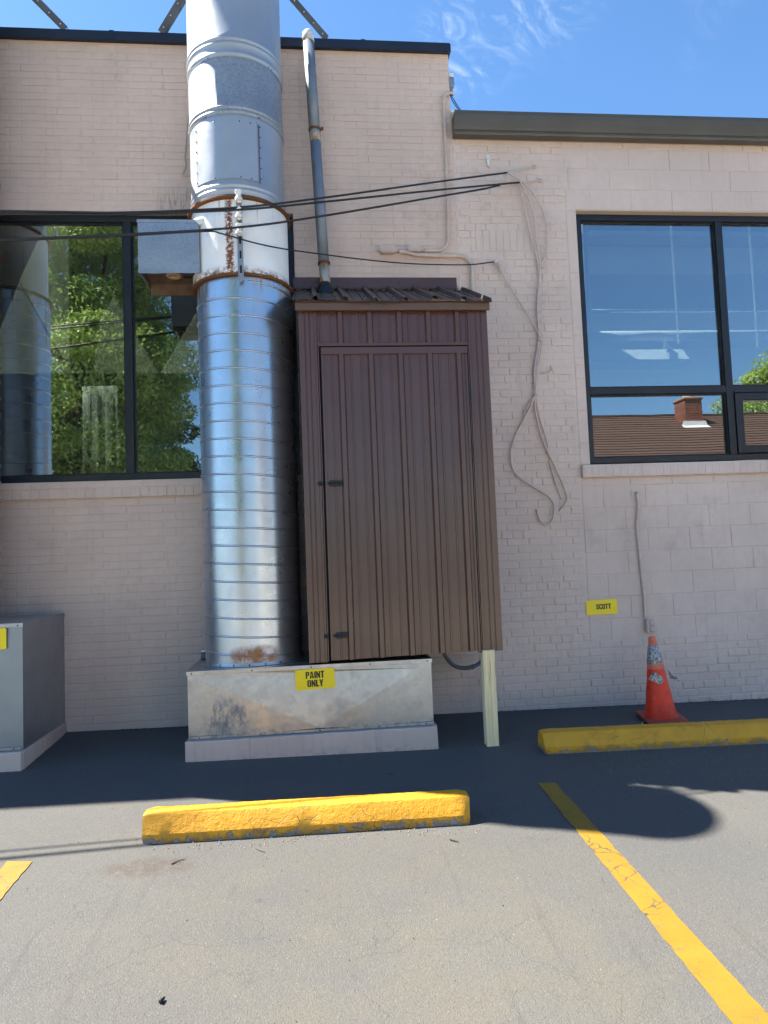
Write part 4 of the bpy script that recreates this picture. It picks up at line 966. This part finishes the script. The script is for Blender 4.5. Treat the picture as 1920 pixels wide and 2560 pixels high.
# ------------------------------------------------------------------ signs
# heavy condensed capitals, each a flat sheet of quads
def Rq(a, b, c, d): return [(a, b), (c, b), (c, d), (a, d)]
def strip(o, i_, closed=False):
    n = len(o); return [[o[k], o[(k+1) % n], i_[(k+1) % n], i_[k]] for k in range(n if closed else n-1)]
O_o = [(.15, 0), (.47, 0), (.62, .14), (.62, .86), (.47, 1), (.15, 1), (0, .86), (0, .14)]; O_i = [(.26, .16), (.36, .16), (.375, .19), (.375, .81), (.36, .84), (.26, .84), (.245, .81), (.245, .19)]
S_a = [(.61, .67), (.61, .85), (.46, 1), (.16, 1), (.01, .85), (.01, .66), (.07, .53), (.23, .42), (.37, .31), (.37, .20), (.35, .155), (.27, .155), (.25, .20), (.25, .34)]
S_b = [(.37, .67), (.37, .80), (.35, .845), (.27, .845), (.25, .80), (.25, .70), (.29, .62), (.43, .56), (.61, .38), (.61, .15), (.46, 0), (.16, 0), (.01, .15), (.01, .34)]
GLYPH = {'I': [Rq(0, 0, .26, 1)], 'T': [Rq(0, .81, .60, 1), Rq(.17, 0, .43, .81)], 'L': [Rq(0, 0, .26, 1), Rq(.26, 0, .52, .19)],
    'N': [Rq(0, 0, .22, 1), Rq(.44, 0, .66, 1), [(.22, 1), (.22, .50), (.44, 0), (.44, .50)]],
    'Y': [[(-.02, 1), (.24, 1), (.32, .64), (.19, .42)], [(.66, 1), (.45, .42), (.32, .64), (.40, 1)], [(.19, .42), (.45, .42), (.32, .64)], Rq(.19, 0, .45, .42)],
    'A': [[(-.02, 0), (.22, 0), (.315, .74), (.18, 1)], [(.68, 0), (.48, 1), (.345, .74), (.44, 0)], [(.18, 1), (.315, .74), (.345, .74), (.48, 1)], [(.245, .18), (.415, .18), (.395, .34), (.265, .34)]],
    'P': [Rq(0, 0, .25, 1)]+strip([(.25, 1), (.46, 1), (.61, .87), (.61, .55), (.46, .42), (.25, .42)], [(.25, .83), (.345, .83), (.365, .80), (.365, .62), (.345, .59), (.25, .59)]),
    'O': strip(O_o, O_i, True), 'C': strip([(.62, .38)]+[(.62, .14), (.47, 0), (.15, 0), (0, .14), (0, .86), (.15, 1), (.47, 1), (.62, .86)]+[(.62, .62)], [(.375, .38)]+[(.375, .19), (.36, .16), (.26, .16), (.245, .19), (.245, .81), (.26, .84), (.36, .84), (.375, .81)]+[(.375, .62)]),
    'S': strip(S_a, S_b)}
GW = {k: max(p[0] for q in v for p in q) for k, v in GLYPH.items()}
def sign(name, label, x0, x1, z0, z1, y, lines, ang=0, size=.06):
    cx, cz = (x0+x1)/2, (z0+z1)/2; t = thing(name, label, 'sign', (cx, y, cz)); r = .010
    w, h = (x1-x0)/2, (z1-z0)/2; poly = []
    for sx, sz, a0 in ((1, -1, -90), (1, 1, 0), (-1, 1, 90), (-1, -1, 180)):
        for k in range(4):
            a = math.radians(a0+30*k); poly.append((sx*(w-r)+r*math.cos(a), sz*(h-r)+r*math.sin(a)))
    pl = MB().prism(poly, 'y', -.003, 0).build('plate', SIGNY, t); pl.location = (cx, y, cz); pl.rotation_euler = (0, ang, 0)
    for txt, ox, oz in lines:
        gap = size*.055; sq = .88; tot = sum(GW[c]*size*sq for c in txt)+gap*(len(txt)-1); xx = ox-tot/2
        for ch in txt:
            if ('glyph', ch, size) not in BR:
                m = MB()
                for poly in GLYPH[ch]:
                    m.add([(u*size*sq, -.0042, v*size) for u, v in poly], [tuple(range(len(poly)))])
                me = m.mesh('letter', fix=False); bm = bmesh.new(); bm.from_mesh(me); bmesh.ops.remove_doubles(bm, verts=bm.verts, dist=1e-5); bmesh.ops.recalc_face_normals(bm, faces=bm.faces); bm.to_mesh(me); bm.free()
                me.materials.append(SIGNK); BR[('glyph', ch, size)] = me
            o = link('letter', BR[('glyph', ch, size)], None, t); R = Matrix.Rotation(ang, 3, 'Y'); q = R @ Vector((xx, 0, oz)); o.location = (cx+q.x, y, cz+q.z); o.rotation_euler = (0, ang, 0)
            xx += GW[ch]*size*sq+gap
    return t
sign('parking_sign', 'yellow sign reading PAINT ONLY on the galvanised box', -.153, .140, .428, .578, -.8835, [('PAINT', .0, .006), ('ONLY', .0, -.056)], -.022, .051)
sign('parking_sign', 'yellow sign reading SCOTT low on the block wall', 2.459, 2.752, .793, .925, -.0085, [('SCOTT', .016, -.020)], -.012, .048)
sign('parking_sign', 'blank corner of a yellow sign cut off by the left edge', -2.495, -2.201, .838, .987, -.8835, [], 0)

# ------------------------------------------------------------------ parking stops
def stop(x0, x1, yf, rot, label):
    cx = (x0+x1)/2; z0 = gz(cx, yf-.0)-.004; L = x1-x0; W, H = .205, .150
    prof = [(-W/2, 0), (-W/2-.002, .028), (-W/2, .060), (-W/2+.040, .136), (-W/2+.050, H-.002), (-W/2+.062, H), (W/2-.062, H), (W/2-.050, H-.002), (W/2-.040, .136), (W/2, .060), (W/2, 0)]
    m = MB(); N = 64; n = len(prof); rg = random.Random(label)
    for i in range(N+1):
        u = i/N; x = -L/2+L*u; e = min(u, 1-u)*L; k = 1-.10*max(0, 1-e/.05)**2
        for y, z in prof: m.v.append((x+(.018*(1-z/H) if u == 1 else -.018*(1-z/H) if u == 0 else 0)*-1*.6+rg.gauss(0, .0006), y*k+rg.gauss(0, .0007), z*(k*.6+.4)+rg.gauss(0, .0007) if z > 0 else 0))
    for i in range(N):
        for j in range(n-1): m.f.append((i*n+j, i*n+j+1, (i+1)*n+j+1, (i+1)*n+j))
    m.f += [tuple(range(n)), tuple(range(N*n, N*n+n))]
    o = m.build('parking_stop', STOPP, bevel=0); shade(o.data, 22)
    o.location = (cx, yf+W/2, z0); o.rotation_euler = (.05, -math.atan(-.0141)*1.0, rot)
    return tag(o, label, 'parking stop', 'yellow concrete parking stops')
stop(-.962, .842, -2.262, -.004, 'sunlit yellow parking stop in front of the galvanised box')
stop(1.628, 3.46, -1.205, -.018, 'shaded yellow parking stop in front of the traffic cone')

# ------------------------------------------------------------------ traffic cone
bx, by = 2.868, -.485; zg = gz(bx, by)
CN = thing('traffic_cone', 'battered orange traffic cone with peeling silver tape', 'traffic cone', (bx, by, zg))
def base():
    m = MB(); s = .175; ch = .035; o = []
    oct_ = [(-s+ch, -s), (s-ch*.6, -s), (s, -s+ch*.7), (s, s-ch), (s-ch, s), (-s+ch, s), (-s, s-ch*1.3), (-s, -s+ch)]
    lift = [0, 0, .004, .012, .016, .014, .018, .020]
    m.v = [(a, b, .004+l) for (a, b), l in zip(oct_, lift)]+[(a*.985, b*.985, .024+l) for (a, b), l in zip(oct_, lift)]+[(a*.80, b*.80, .036) for a, b in oct_]
    for k in range(8): q = (k+1) % 8; m.f += [(k, q, 8+q, 8+k), (8+k, 8+q, 16+q, 16+k)]
    m.f += [tuple(range(8))[::-1], tuple(range(16, 24))]; return m
o = base().build('base', CONE_B, CN, .003); o.location = (bx, by, zg); o.rotation_euler = (.03, .0, -.17)
lean = math.radians(-3.2); HT = .690
def cone_part(name, prof, mat):
    o = MB().lathe(prof, 0, 0, 40).build(name, mat, CN, auto=40); o.location = (bx, by, zg+.03); o.rotation_euler = (.0, lean, 0); return o
rr = lambda z: .128-.101*(z/.66)
cone_part('cone_body', [(.140, .0), (rr(.012), .012)]+[(rr(z)+.0015*math.sin(z*37), z) for z in np.linspace(.05, .455, 9)], CONE_R)
cone_part('reflective_collar', [(rr(.440)+.003, .440), (rr(.445)+.005, .445), (rr(.50)+.0055, .50), (rr(.585)+.004, .585), (rr(.590)+.001, .590)], TAPE)
cone_part('neck', [(rr(.40)+.004, .398), (rr(.442)+.0035, .442)], CONE_T)
cone_part('tip', [(rr(.588), .588), (rr(.655), .655), (rr(.66)-.004, .662), (.012, .660)], CONE_T)
def flap(pts, th, name):
    m = MB(); n = len(pts); m.v = [tuple(p) for p in pts]+[(p[0], p[1]+th, p[2]) for p in pts]
    m.f = [tuple(range(n)), tuple(range(n, 2*n))[::-1]]+[(k, (k+1) % n, (k+1) % n+n, k+n) for k in range(n)]; return m.build(name, TAPE, CN)
yf_ = by-.098
flap([P3(1406, 1460, yf_), P3(1410, 1451, yf_-.012), P3(1417, 1453, yf_-.016), P3(1432, 1463, yf_-.012), P3(1433, 1471, yf_-.014), P3(1428, 1479, yf_-.016), P3(1404, 1469, yf_-.02), P3(1400, 1467, yf_+.005)], .002, 'tape_flap')
flap([P3(1443, 1448, by-.02), P3(1453, 1459, by-.05), P3(1461, 1461, by-.06), P3(1468, 1472, by-.06), P3(1459, 1467, by-.055), P3(1448, 1467, by-.03)], .003, 'tape_flap')

# ------------------------------------------------------------------ litter on the lot
def twig(px, r, label, mat=BARK, grp=None):
    pts = []
    for x, y in px:
        d = FW+RT*((x*KP-960)/F)+DN*((y*KP-1280)/F); k = (.006+.05*CAM.y-CAM.z)/(d.z+.0141*d.x-.05*d.y); q = CAM+d*k; pts.append((q.x, q.y, gz(q.x, q.y)+r+.001))
    o = MB().tube(spline(pts, 4), r, 6, rfun=lambda u: r*(1-.5*u)).build('twig', mat, smooth=True); return tag(o, label, 'twig', grp)
twig([(371, 1868), (385, 1861), (400, 1857)], .0035, 'curved dark twig below the sunlit parking stop')
twig([(972, 1815), (980, 1818), (990, 1820)], .005, 'short dark twig below the right end of the sunlit stop')
twig([(552, 1833), (560, 1838), (572, 1842)], .003, 'pale thin twig just below the middle of the sunlit stop', WOODB)
o = twig([(346, 2170), (351, 2165), (355, 2160)], .008, 'small black rubber scrap near the bottom of the photo', BLACKM); o['category'] = 'rubber scrap'; o.name = 'rubber_scrap'
twig([(1383, 1572), (1389, 1562), (1393, 1556)], .004, 'straw-coloured stick leaning on the cone base', WOOD)
def chips(region, n, mat, name, label, s0, s1):
    m = MB()
    for k in range(n):
        x = random.uniform(region[0], region[1]); y = random.uniform(region[2], region[3]); s = random.uniform(s0, s1); a = random.uniform(0, 6.3); z = gz(x, y)
        p = [(x+s*math.cos(a+q*2.1)*random.uniform(.5, 1), y+s*math.sin(a+q*2.1)*random.uniform(.5, 1)) for q in range(3)]
        m.add([(u, v, z+.002) for u, v in p]+[(x, y, z+.002+s*.5)], [(0, 1, 3), (1, 2, 3), (2, 0, 3)])
    return stuff(m.build(name, mat))
chips((-.9, .9, -2.38, -2.27), 160, STOPP, 'paint_flakes', '', .003, .009)['label'] = 'yellow paint crumbs along the foot of the sunlit stop'
chips((1.9, 3.6, -1.9, -.5), 900, WHITEP, 'glass_crumbs', '', .0012, .0032)['label'] = 'tiny bright crumbs scattered on the shaded asphalt by the cone'
chips((-2.2, 3.4, -5.2, -1.0), 260, WOODB, 'leaf_litter', '', .002, .007)['label'] = 'dry leaf crumbs scattered over the lot'

chips((-2.0, 4.4, -.07, -.004), 420, BARK, 'wall_foot_grit', '', .004, .013)['label'] = 'dark grit and leaf bits gathered along the foot of the wall'
chips((-2.0, 4.4, -.30, -.004), 260, WOODB, 'wall_foot_leaves', '', .003, .010)['label'] = 'dry leaf bits scattered near the foot of the wall'
# ------------------------------------------------------------------ things inside, seen through the glass
RL = thing('white_rail', 'white perforated rail across the inside of the left window', 'rail', (-2.2, .5, 3.15))
MB().prism([(.49, 3.125), (.50, 3.125), (.50, 3.180), (.56, 3.180), (.56, 3.186), (.49, 3.186)], 'x', -4.6, -.15).build('angle', INT_W, RL)
for k in range(30): rivet((-4.4+.145*k, .489, 3.155), RL, .007, 'hole', GASKET)
def tri(name, pts, label, mat=FILM):
    m = MB(); n = len(pts); m.v = [tuple(p) for p in pts]+[(p[0], p[1]+.004, p[2]) for p in pts]
    m.f = [tuple(range(n)), tuple(range(n, 2*n))[::-1]]+[(k, (k+1) % n, (k+1) % n+n, k+n) for k in range(n)]
    return tag(m.build(name, mat), label, 'panel', 'pale triangular panels inside the left window')
YP = .56
def tp(x, y, Y=YP): return tuple(at(x, y, Y))
tri('triangle_panel', [tp(-40, 808), tp(148, 806), tp(42, 610)], 'pale triangular panel at the far left inside the window')
tri('triangle_panel', [tp(152, 806), tp(343, 806), tp(246, 640)], 'pale triangular panel behind the window mullion, above the curtain')
tri('triangle_panel', [tp(347, 806), tp(520, 806), tp(445, 640)], 'pale triangular panel partly hidden by the stack')
tri('triangle_panel', [tp(42, 606, .6), tp(150, 800, .64), tp(148, 470, .70), tp(105, 470, .70)], 'pale leaning panel left of the tree reflection')
cu = MB(); N = 26
x0c, x1c = at(176, 815, .62).x, at(252, 815, .62).x
for i in range(N+1):
    u = i/N; x = x0c+(x1c-x0c)*u; y = .64+.011*math.sin(u*19)+.005*math.sin(u*47+1)
    for z, sp in ((3.12, 0), (2.7, .01), (2.42+.06*u, .02), (2.2, .0)): cu.v.append((x+sp*(u-.4), y, z))
for i in range(N):
    for j in range(3): cu.f.append((i*4+j, (i+1)*4+j, (i+1)*4+j+1, i*4+j+1))
o = cu.build('curtain', CLOTH); shade(o.data, 70); o.modifiers.new('thickness', 'SOLIDIFY').thickness = .004; tag(o, 'folded off-white curtain hanging behind the left window', 'curtain')

t = thing('downpipe', 'white vertical pipe with elbow inside the right window', 'pipe', P3(1268, 700, .55))
MB().tube(spline([P3(1259, 478, .55), P3(1262, 560, .55), P3(1267, 650, .55), P3(1269, 680, .55), P3(1262, 700, .55), P3(1240, 708, .58)], 6), .043, 16).build('pipe', INT_W, t, smooth=True)
for x, y in ((1258, 512), (1259, 530)): MB().lathe([(.045, -.02), (.049, -.015), (.049, .015), (.045, .02)], 0, 0, 18).build('coupling', INT_W, t).location = P3(x, y, .55)
def hpipe(y0, y1, Y, r, mat, label):
    a, b = Vector(P3(1245, y0, Y)), Vector(P3(1659, y1, Y)); b = a+(b-a)*1.5; b.z = a.z
    return tag(MB().tube([a, b], r, 16).build('ceiling_pipe', mat, smooth=True), label, 'pipe', 'pipes inside the right building')
hpipe(672, 670, .78, .020, CHROME, 'slim bright steel pipe across the inside of the right window')
hpipe(727, 722, .80, .055, INT_W, 'fat pale pipe below the slim steel one')
tag(MB().box(1.5, 9.4, 2.9, 3.1, 4.35, 4.62).build('beam', INT_W), 'pale beam across the room behind the right window', 'beam')
tag(MB().box(1.5, 9.4, 1.7, 1.9, 4.66, 5.0).build('beam', INT_W), 'pale beam close under the ceiling behind the right window', 'beam')
def chain(x0, y0, x1, y1, Y, label):
    a, b = Vector(P3(x0, y0, Y)), Vector(P3(x1, y1, Y)); L = (b-a).length; n = int(L/.036); t = thing('hanging_chain', label, 'chain', tuple(b), 'chains inside the right window')
    if 'link' not in BR:
        m = MB(); pts = []
        for k in range(13):
            an = 2*math.pi*k/12; pts.append((math.cos(an)*.0105, 0, math.sin(an)*.0105+math.copysign(.0105, math.sin(an)) if abs(math.sin(an)) > 1e-6 else 0))
        m.tube(pts, .0034, 6, cap=False); BR['link'] = m.mesh('chain_link'); BR['link'].materials.append(INT_W)
    for k in range(n):
        o = link('chain_link', BR['link'], None, t); o.location = a.lerp(b, (k+.5)/n); o.rotation_euler = (0, 0, math.pi/2 if k % 2 else .2)
chain(1449, 478, 1466, 742, .60, 'white chain nearer the left side of the right window')
chain(1618, 478, 1637, 752, .60, 'white chain at the right edge of the photo')
LF = thing('hanging_light', 'white trough light hanging on the chain inside the right window', 'light fixture', P3(1400, 765, .62))
a, b = Vector(P3(1240, 768, .60)), Vector(P3(1478, 766, .60)); z0 = a.z
MB().prism([(.50, z0-.075), (.63, z0+.065), (.70, z0+.075), (.86, z0-.06), (.84, z0-.07), (.70, z0+.06), (.645, z0+.050), (.525, z0-.075)], 'x', 2.35, b.x).build('trough', INT_W, LF)
MB().add([(b.x-.22, .60, z0+.062), (b.x-.20, .60, z0+.15), (b.x-.09, .66, z0+.072), (b.x-.22, .606, z0+.062), (b.x-.20, .606, z0+.15), (b.x-.09, .666, z0+.072)], [(0, 1, 2), (3, 5, 4), (0, 3, 4, 1), (1, 4, 5, 2), (2, 5, 3, 0)]).build('bracket', INT_W, LF)
c = Vector(P3(1452, 770, .50)); MB().box(c.x-.045, c.x+.05, .47, .55, c.z-.04, c.z+.035).build('ballast_box', GALV_SIDE, LF, .004)
MB().box(2.35, b.x+.10, .585, .84, z0-.085, z0-.0755).build('louvre', INT_W, LF)

# ------------------------------------------------------------------ what the windows mirror: house and trees behind the camera
def zg2(x, y): return gz(x, y)
HS = thing('house', 'house with brown shingle roof and brick chimney, mirrored in the right window', 'house', (15, -20.6, zg2(12, -20)))
hx0, hx1 = 7.5, 26.0; RZ, RY, EY, EZ, BY = 6.62, -20.6, -15.2, 3.75, -26.0
hb = zg2(12, -20)
MB().box(hx0+.3, hx1-.3, BY+.5, EY-.5, hb-.1, EZ-.05).build('wall', SIDING, HS)
# each slope laid out with its own local axis down the slope
def slope(sgn):
    ye = EY if sgn > 0 else BY; L = math.hypot(ye-RY, RZ-EZ); m = MB().box(hx0, hx1, 0, L, -.06, 0)
    o = m.build('roof', SHINGLE, HS); ang = math.atan2(RZ-EZ, abs(ye-RY))
    o.rotation_euler = (-ang, 0, 0) if sgn > 0 else (-ang, 0, math.pi)
    o.location = (0, RY, RZ) if sgn > 0 else (hx0+hx1, RY, RZ); return o
rf1 = slope(1); slope(-1)
Ls = math.hypot(EY-RY, RZ-EZ); nc = 22
for k in range(nc):
    d = Ls/nc; m = MB(); m.v = [(hx0, k*d, .004), (hx1, k*d, .004), (hx1, (k+1)*d+.01, .030), (hx0, (k+1)*d+.01, .030), (hx0, (k+1)*d+.01, .002), (hx1, (k+1)*d+.01, .002)]
    m.f = [(0, 1, 2, 3), (3, 2, 5, 4)]; o = m.build('shingle_course', SHINGLE, HS); o.location = rf1.location; o.rotation_euler = rf1.rotation_euler
MB().box(hx0, hx1, RY-.14, RY+.14, RZ-.03, RZ+.035).build('ridge_cap', SHINGLE, HS)
for xx in (hx0+.3, hx1-.5): MB().prism([(EY-.5, EZ-.06), (RY, RZ-.12), (BY+.5, EZ-.06)], 'x', xx, xx+.2).build('gable', SIDING, HS)
cx, cy = 14.88, -19.75; zc_ = RZ-(cy-RY)*(RZ-EZ)/(EY-RY)
ch = MB().box(cx-.34, cx+.34, cy-.38, cy+.38, zc_-.4, 6.98).build('chimney', CHIMB, HS)
MB().box(cx-.39, cx+.39, cy-.44, cy+.44, 6.981, 7.08).build('chimney_cap', CHIMB, ch, .02); MB().lathe([(.16, 7.08), (.18, 7.12), (.17, 7.26), (.15, 7.28)], cx, cy, 20).build('flue', SIDING, ch)
zz = zc_-.39
while zz < 6.97:
    e = random.uniform(.004, .022); MB().box(cx-.34-e, cx+.34+e, cy-.38-e, cy+.38+e, zz+.012, zz+.085).build('brick_course', CHIMB2, ch); zz += .097
sl = (RZ-EZ)/(EY-RY)
MB().add([(cx-.52, cy+.40, zc_-.40*sl+.03), (cx+.52, cy+.40, zc_-.40*sl+.03), (cx+.52, cy+.62, zc_-.62*sl+.03), (cx-.52, cy+.62, zc_-.62*sl+.03), (cx-.45, cy+.395, zc_-.40*sl+.22), (cx+.45, cy+.395, zc_-.40*sl+.22)], [(0, 1, 5, 4), (3, 2, 1, 0), (0, 3, 2, 1)][:2]).build('flashing', LEADF, ch)

def tree(name, label, base, H, crown, nleaf, leafmat, seed, leaf=.16):
    rg = np.random.default_rng(seed); t = thing(name, label, 'tree', base, 'trees mirrored in the windows'); bx_, by_, bz_ = base
    trunk = MB(); tp_ = [(bx_+.25*math.sin(k*.9+seed), by_+.2*math.cos(k*.7+seed), bz_-.2+H*.62*k/6) for k in range(7)]
    trunk.tube(spline(tp_, 3), .35, 12, rfun=lambda u: H*.028*(1-.72*u)); trunk.build('trunk', BARK, t, smooth=True)
    cl = []
    for k in range(crown['n']):
        a = rg.uniform(0, 6.283); u = rg.uniform(0, 1); r = crown['r']*math.sqrt(rg.uniform(.1, 1))*(1-.45*abs(u-.4)**1.3*1.6)
        cl.append((bx_+r*math.cos(a), by_+r*math.sin(a), bz_+crown['z0']+(H-crown['z0'])*u, rg.uniform(.6, 1.25)*crown['c']))
        if k < 14:
            j = 2+k % 5; p0 = Vector(tp_[min(j, 6)]); p1 = Vector(cl[-1][:3]); mid = p0.lerp(p1, .5)+Vector((0, 0, .5))
            MB().tube(spline([p0, mid, p1], 4), .1, 6, rfun=lambda q: H*.009*(1-.8*q)).build('limb', BARK, t, smooth=True)
    cl = np.array(cl); idx = rg.integers(0, len(cl), nleaf); c = cl[idx]
    d = rg.normal(size=(nleaf, 3)); d /= np.linalg.norm(d, axis=1)[:, None]; rad = c[:, 3]*rg.uniform(.35, 1, nleaf)**.5
    p = c[:, :3]+d*rad[:, None]*np.array([1, 1, .62])
    nrm = d*.6+rg.normal(size=(nleaf, 3))*.6+np.array([0, 0, .5]); nrm /= np.linalg.norm(nrm, axis=1)[:, None]
    a = np.cross(nrm, rg.normal(size=(nleaf, 3))); a /= np.linalg.norm(a, axis=1)[:, None]; b = np.cross(nrm, a)
    s = leaf*rg.uniform(.6, 1.3, nleaf)[:, None]
    droop = np.array([0, 0, -.35])
    v = np.stack([p-a*s, p-b*s*.45+droop*s*.2, p+a*s+droop*s, p+b*s*.45+droop*s*.2], 1).reshape(-1, 3)
    me = bpy.data.meshes.new('crown'); me.vertices.add(nleaf*4); me.vertices.foreach_set('co', v.ravel()); me.loops.add(nleaf*4); me.polygons.add(nleaf)
    me.loops.foreach_set('vertex_index', np.arange(nleaf*4)); me.polygons.foreach_set('loop_start', np.arange(0, nleaf*4, 4)); me.update(calc_edges=True); me.validate()
    stuff(link('crown', me, leafmat, t))
gy = zg2(-9, -24)
tree('maple_tree', 'tall leafy tree mirrored in the left window', (-9.5, -24, gy), 19.0, dict(n=300, r=4.3, z0=1.6, c=1.25), 190000, LEAF2, 3, .10)
tree('maple_tree', 'darker broad tree low in the left window reflection', (-9.2, -29, gy), 11.0, dict(n=170, r=4.0, z0=1.0, c=1.3), 110000, LEAF, 5, .11)
tree('maple_tree', 'rounded tree behind the house ridge at the right of the right window', (26.6, -29, gy), 11.4, dict(n=90, r=4.0, z0=3.5, c=1.2), 60000, LEAF2, 9, .10)
tree('maple_tree', 'small treetop just above the ridge, left of the chimney reflection', (14.4, -34, gy), 9.6, dict(n=30, r=2.2, z0=4., c=1.0), 9000, LEAF, 11, .16)
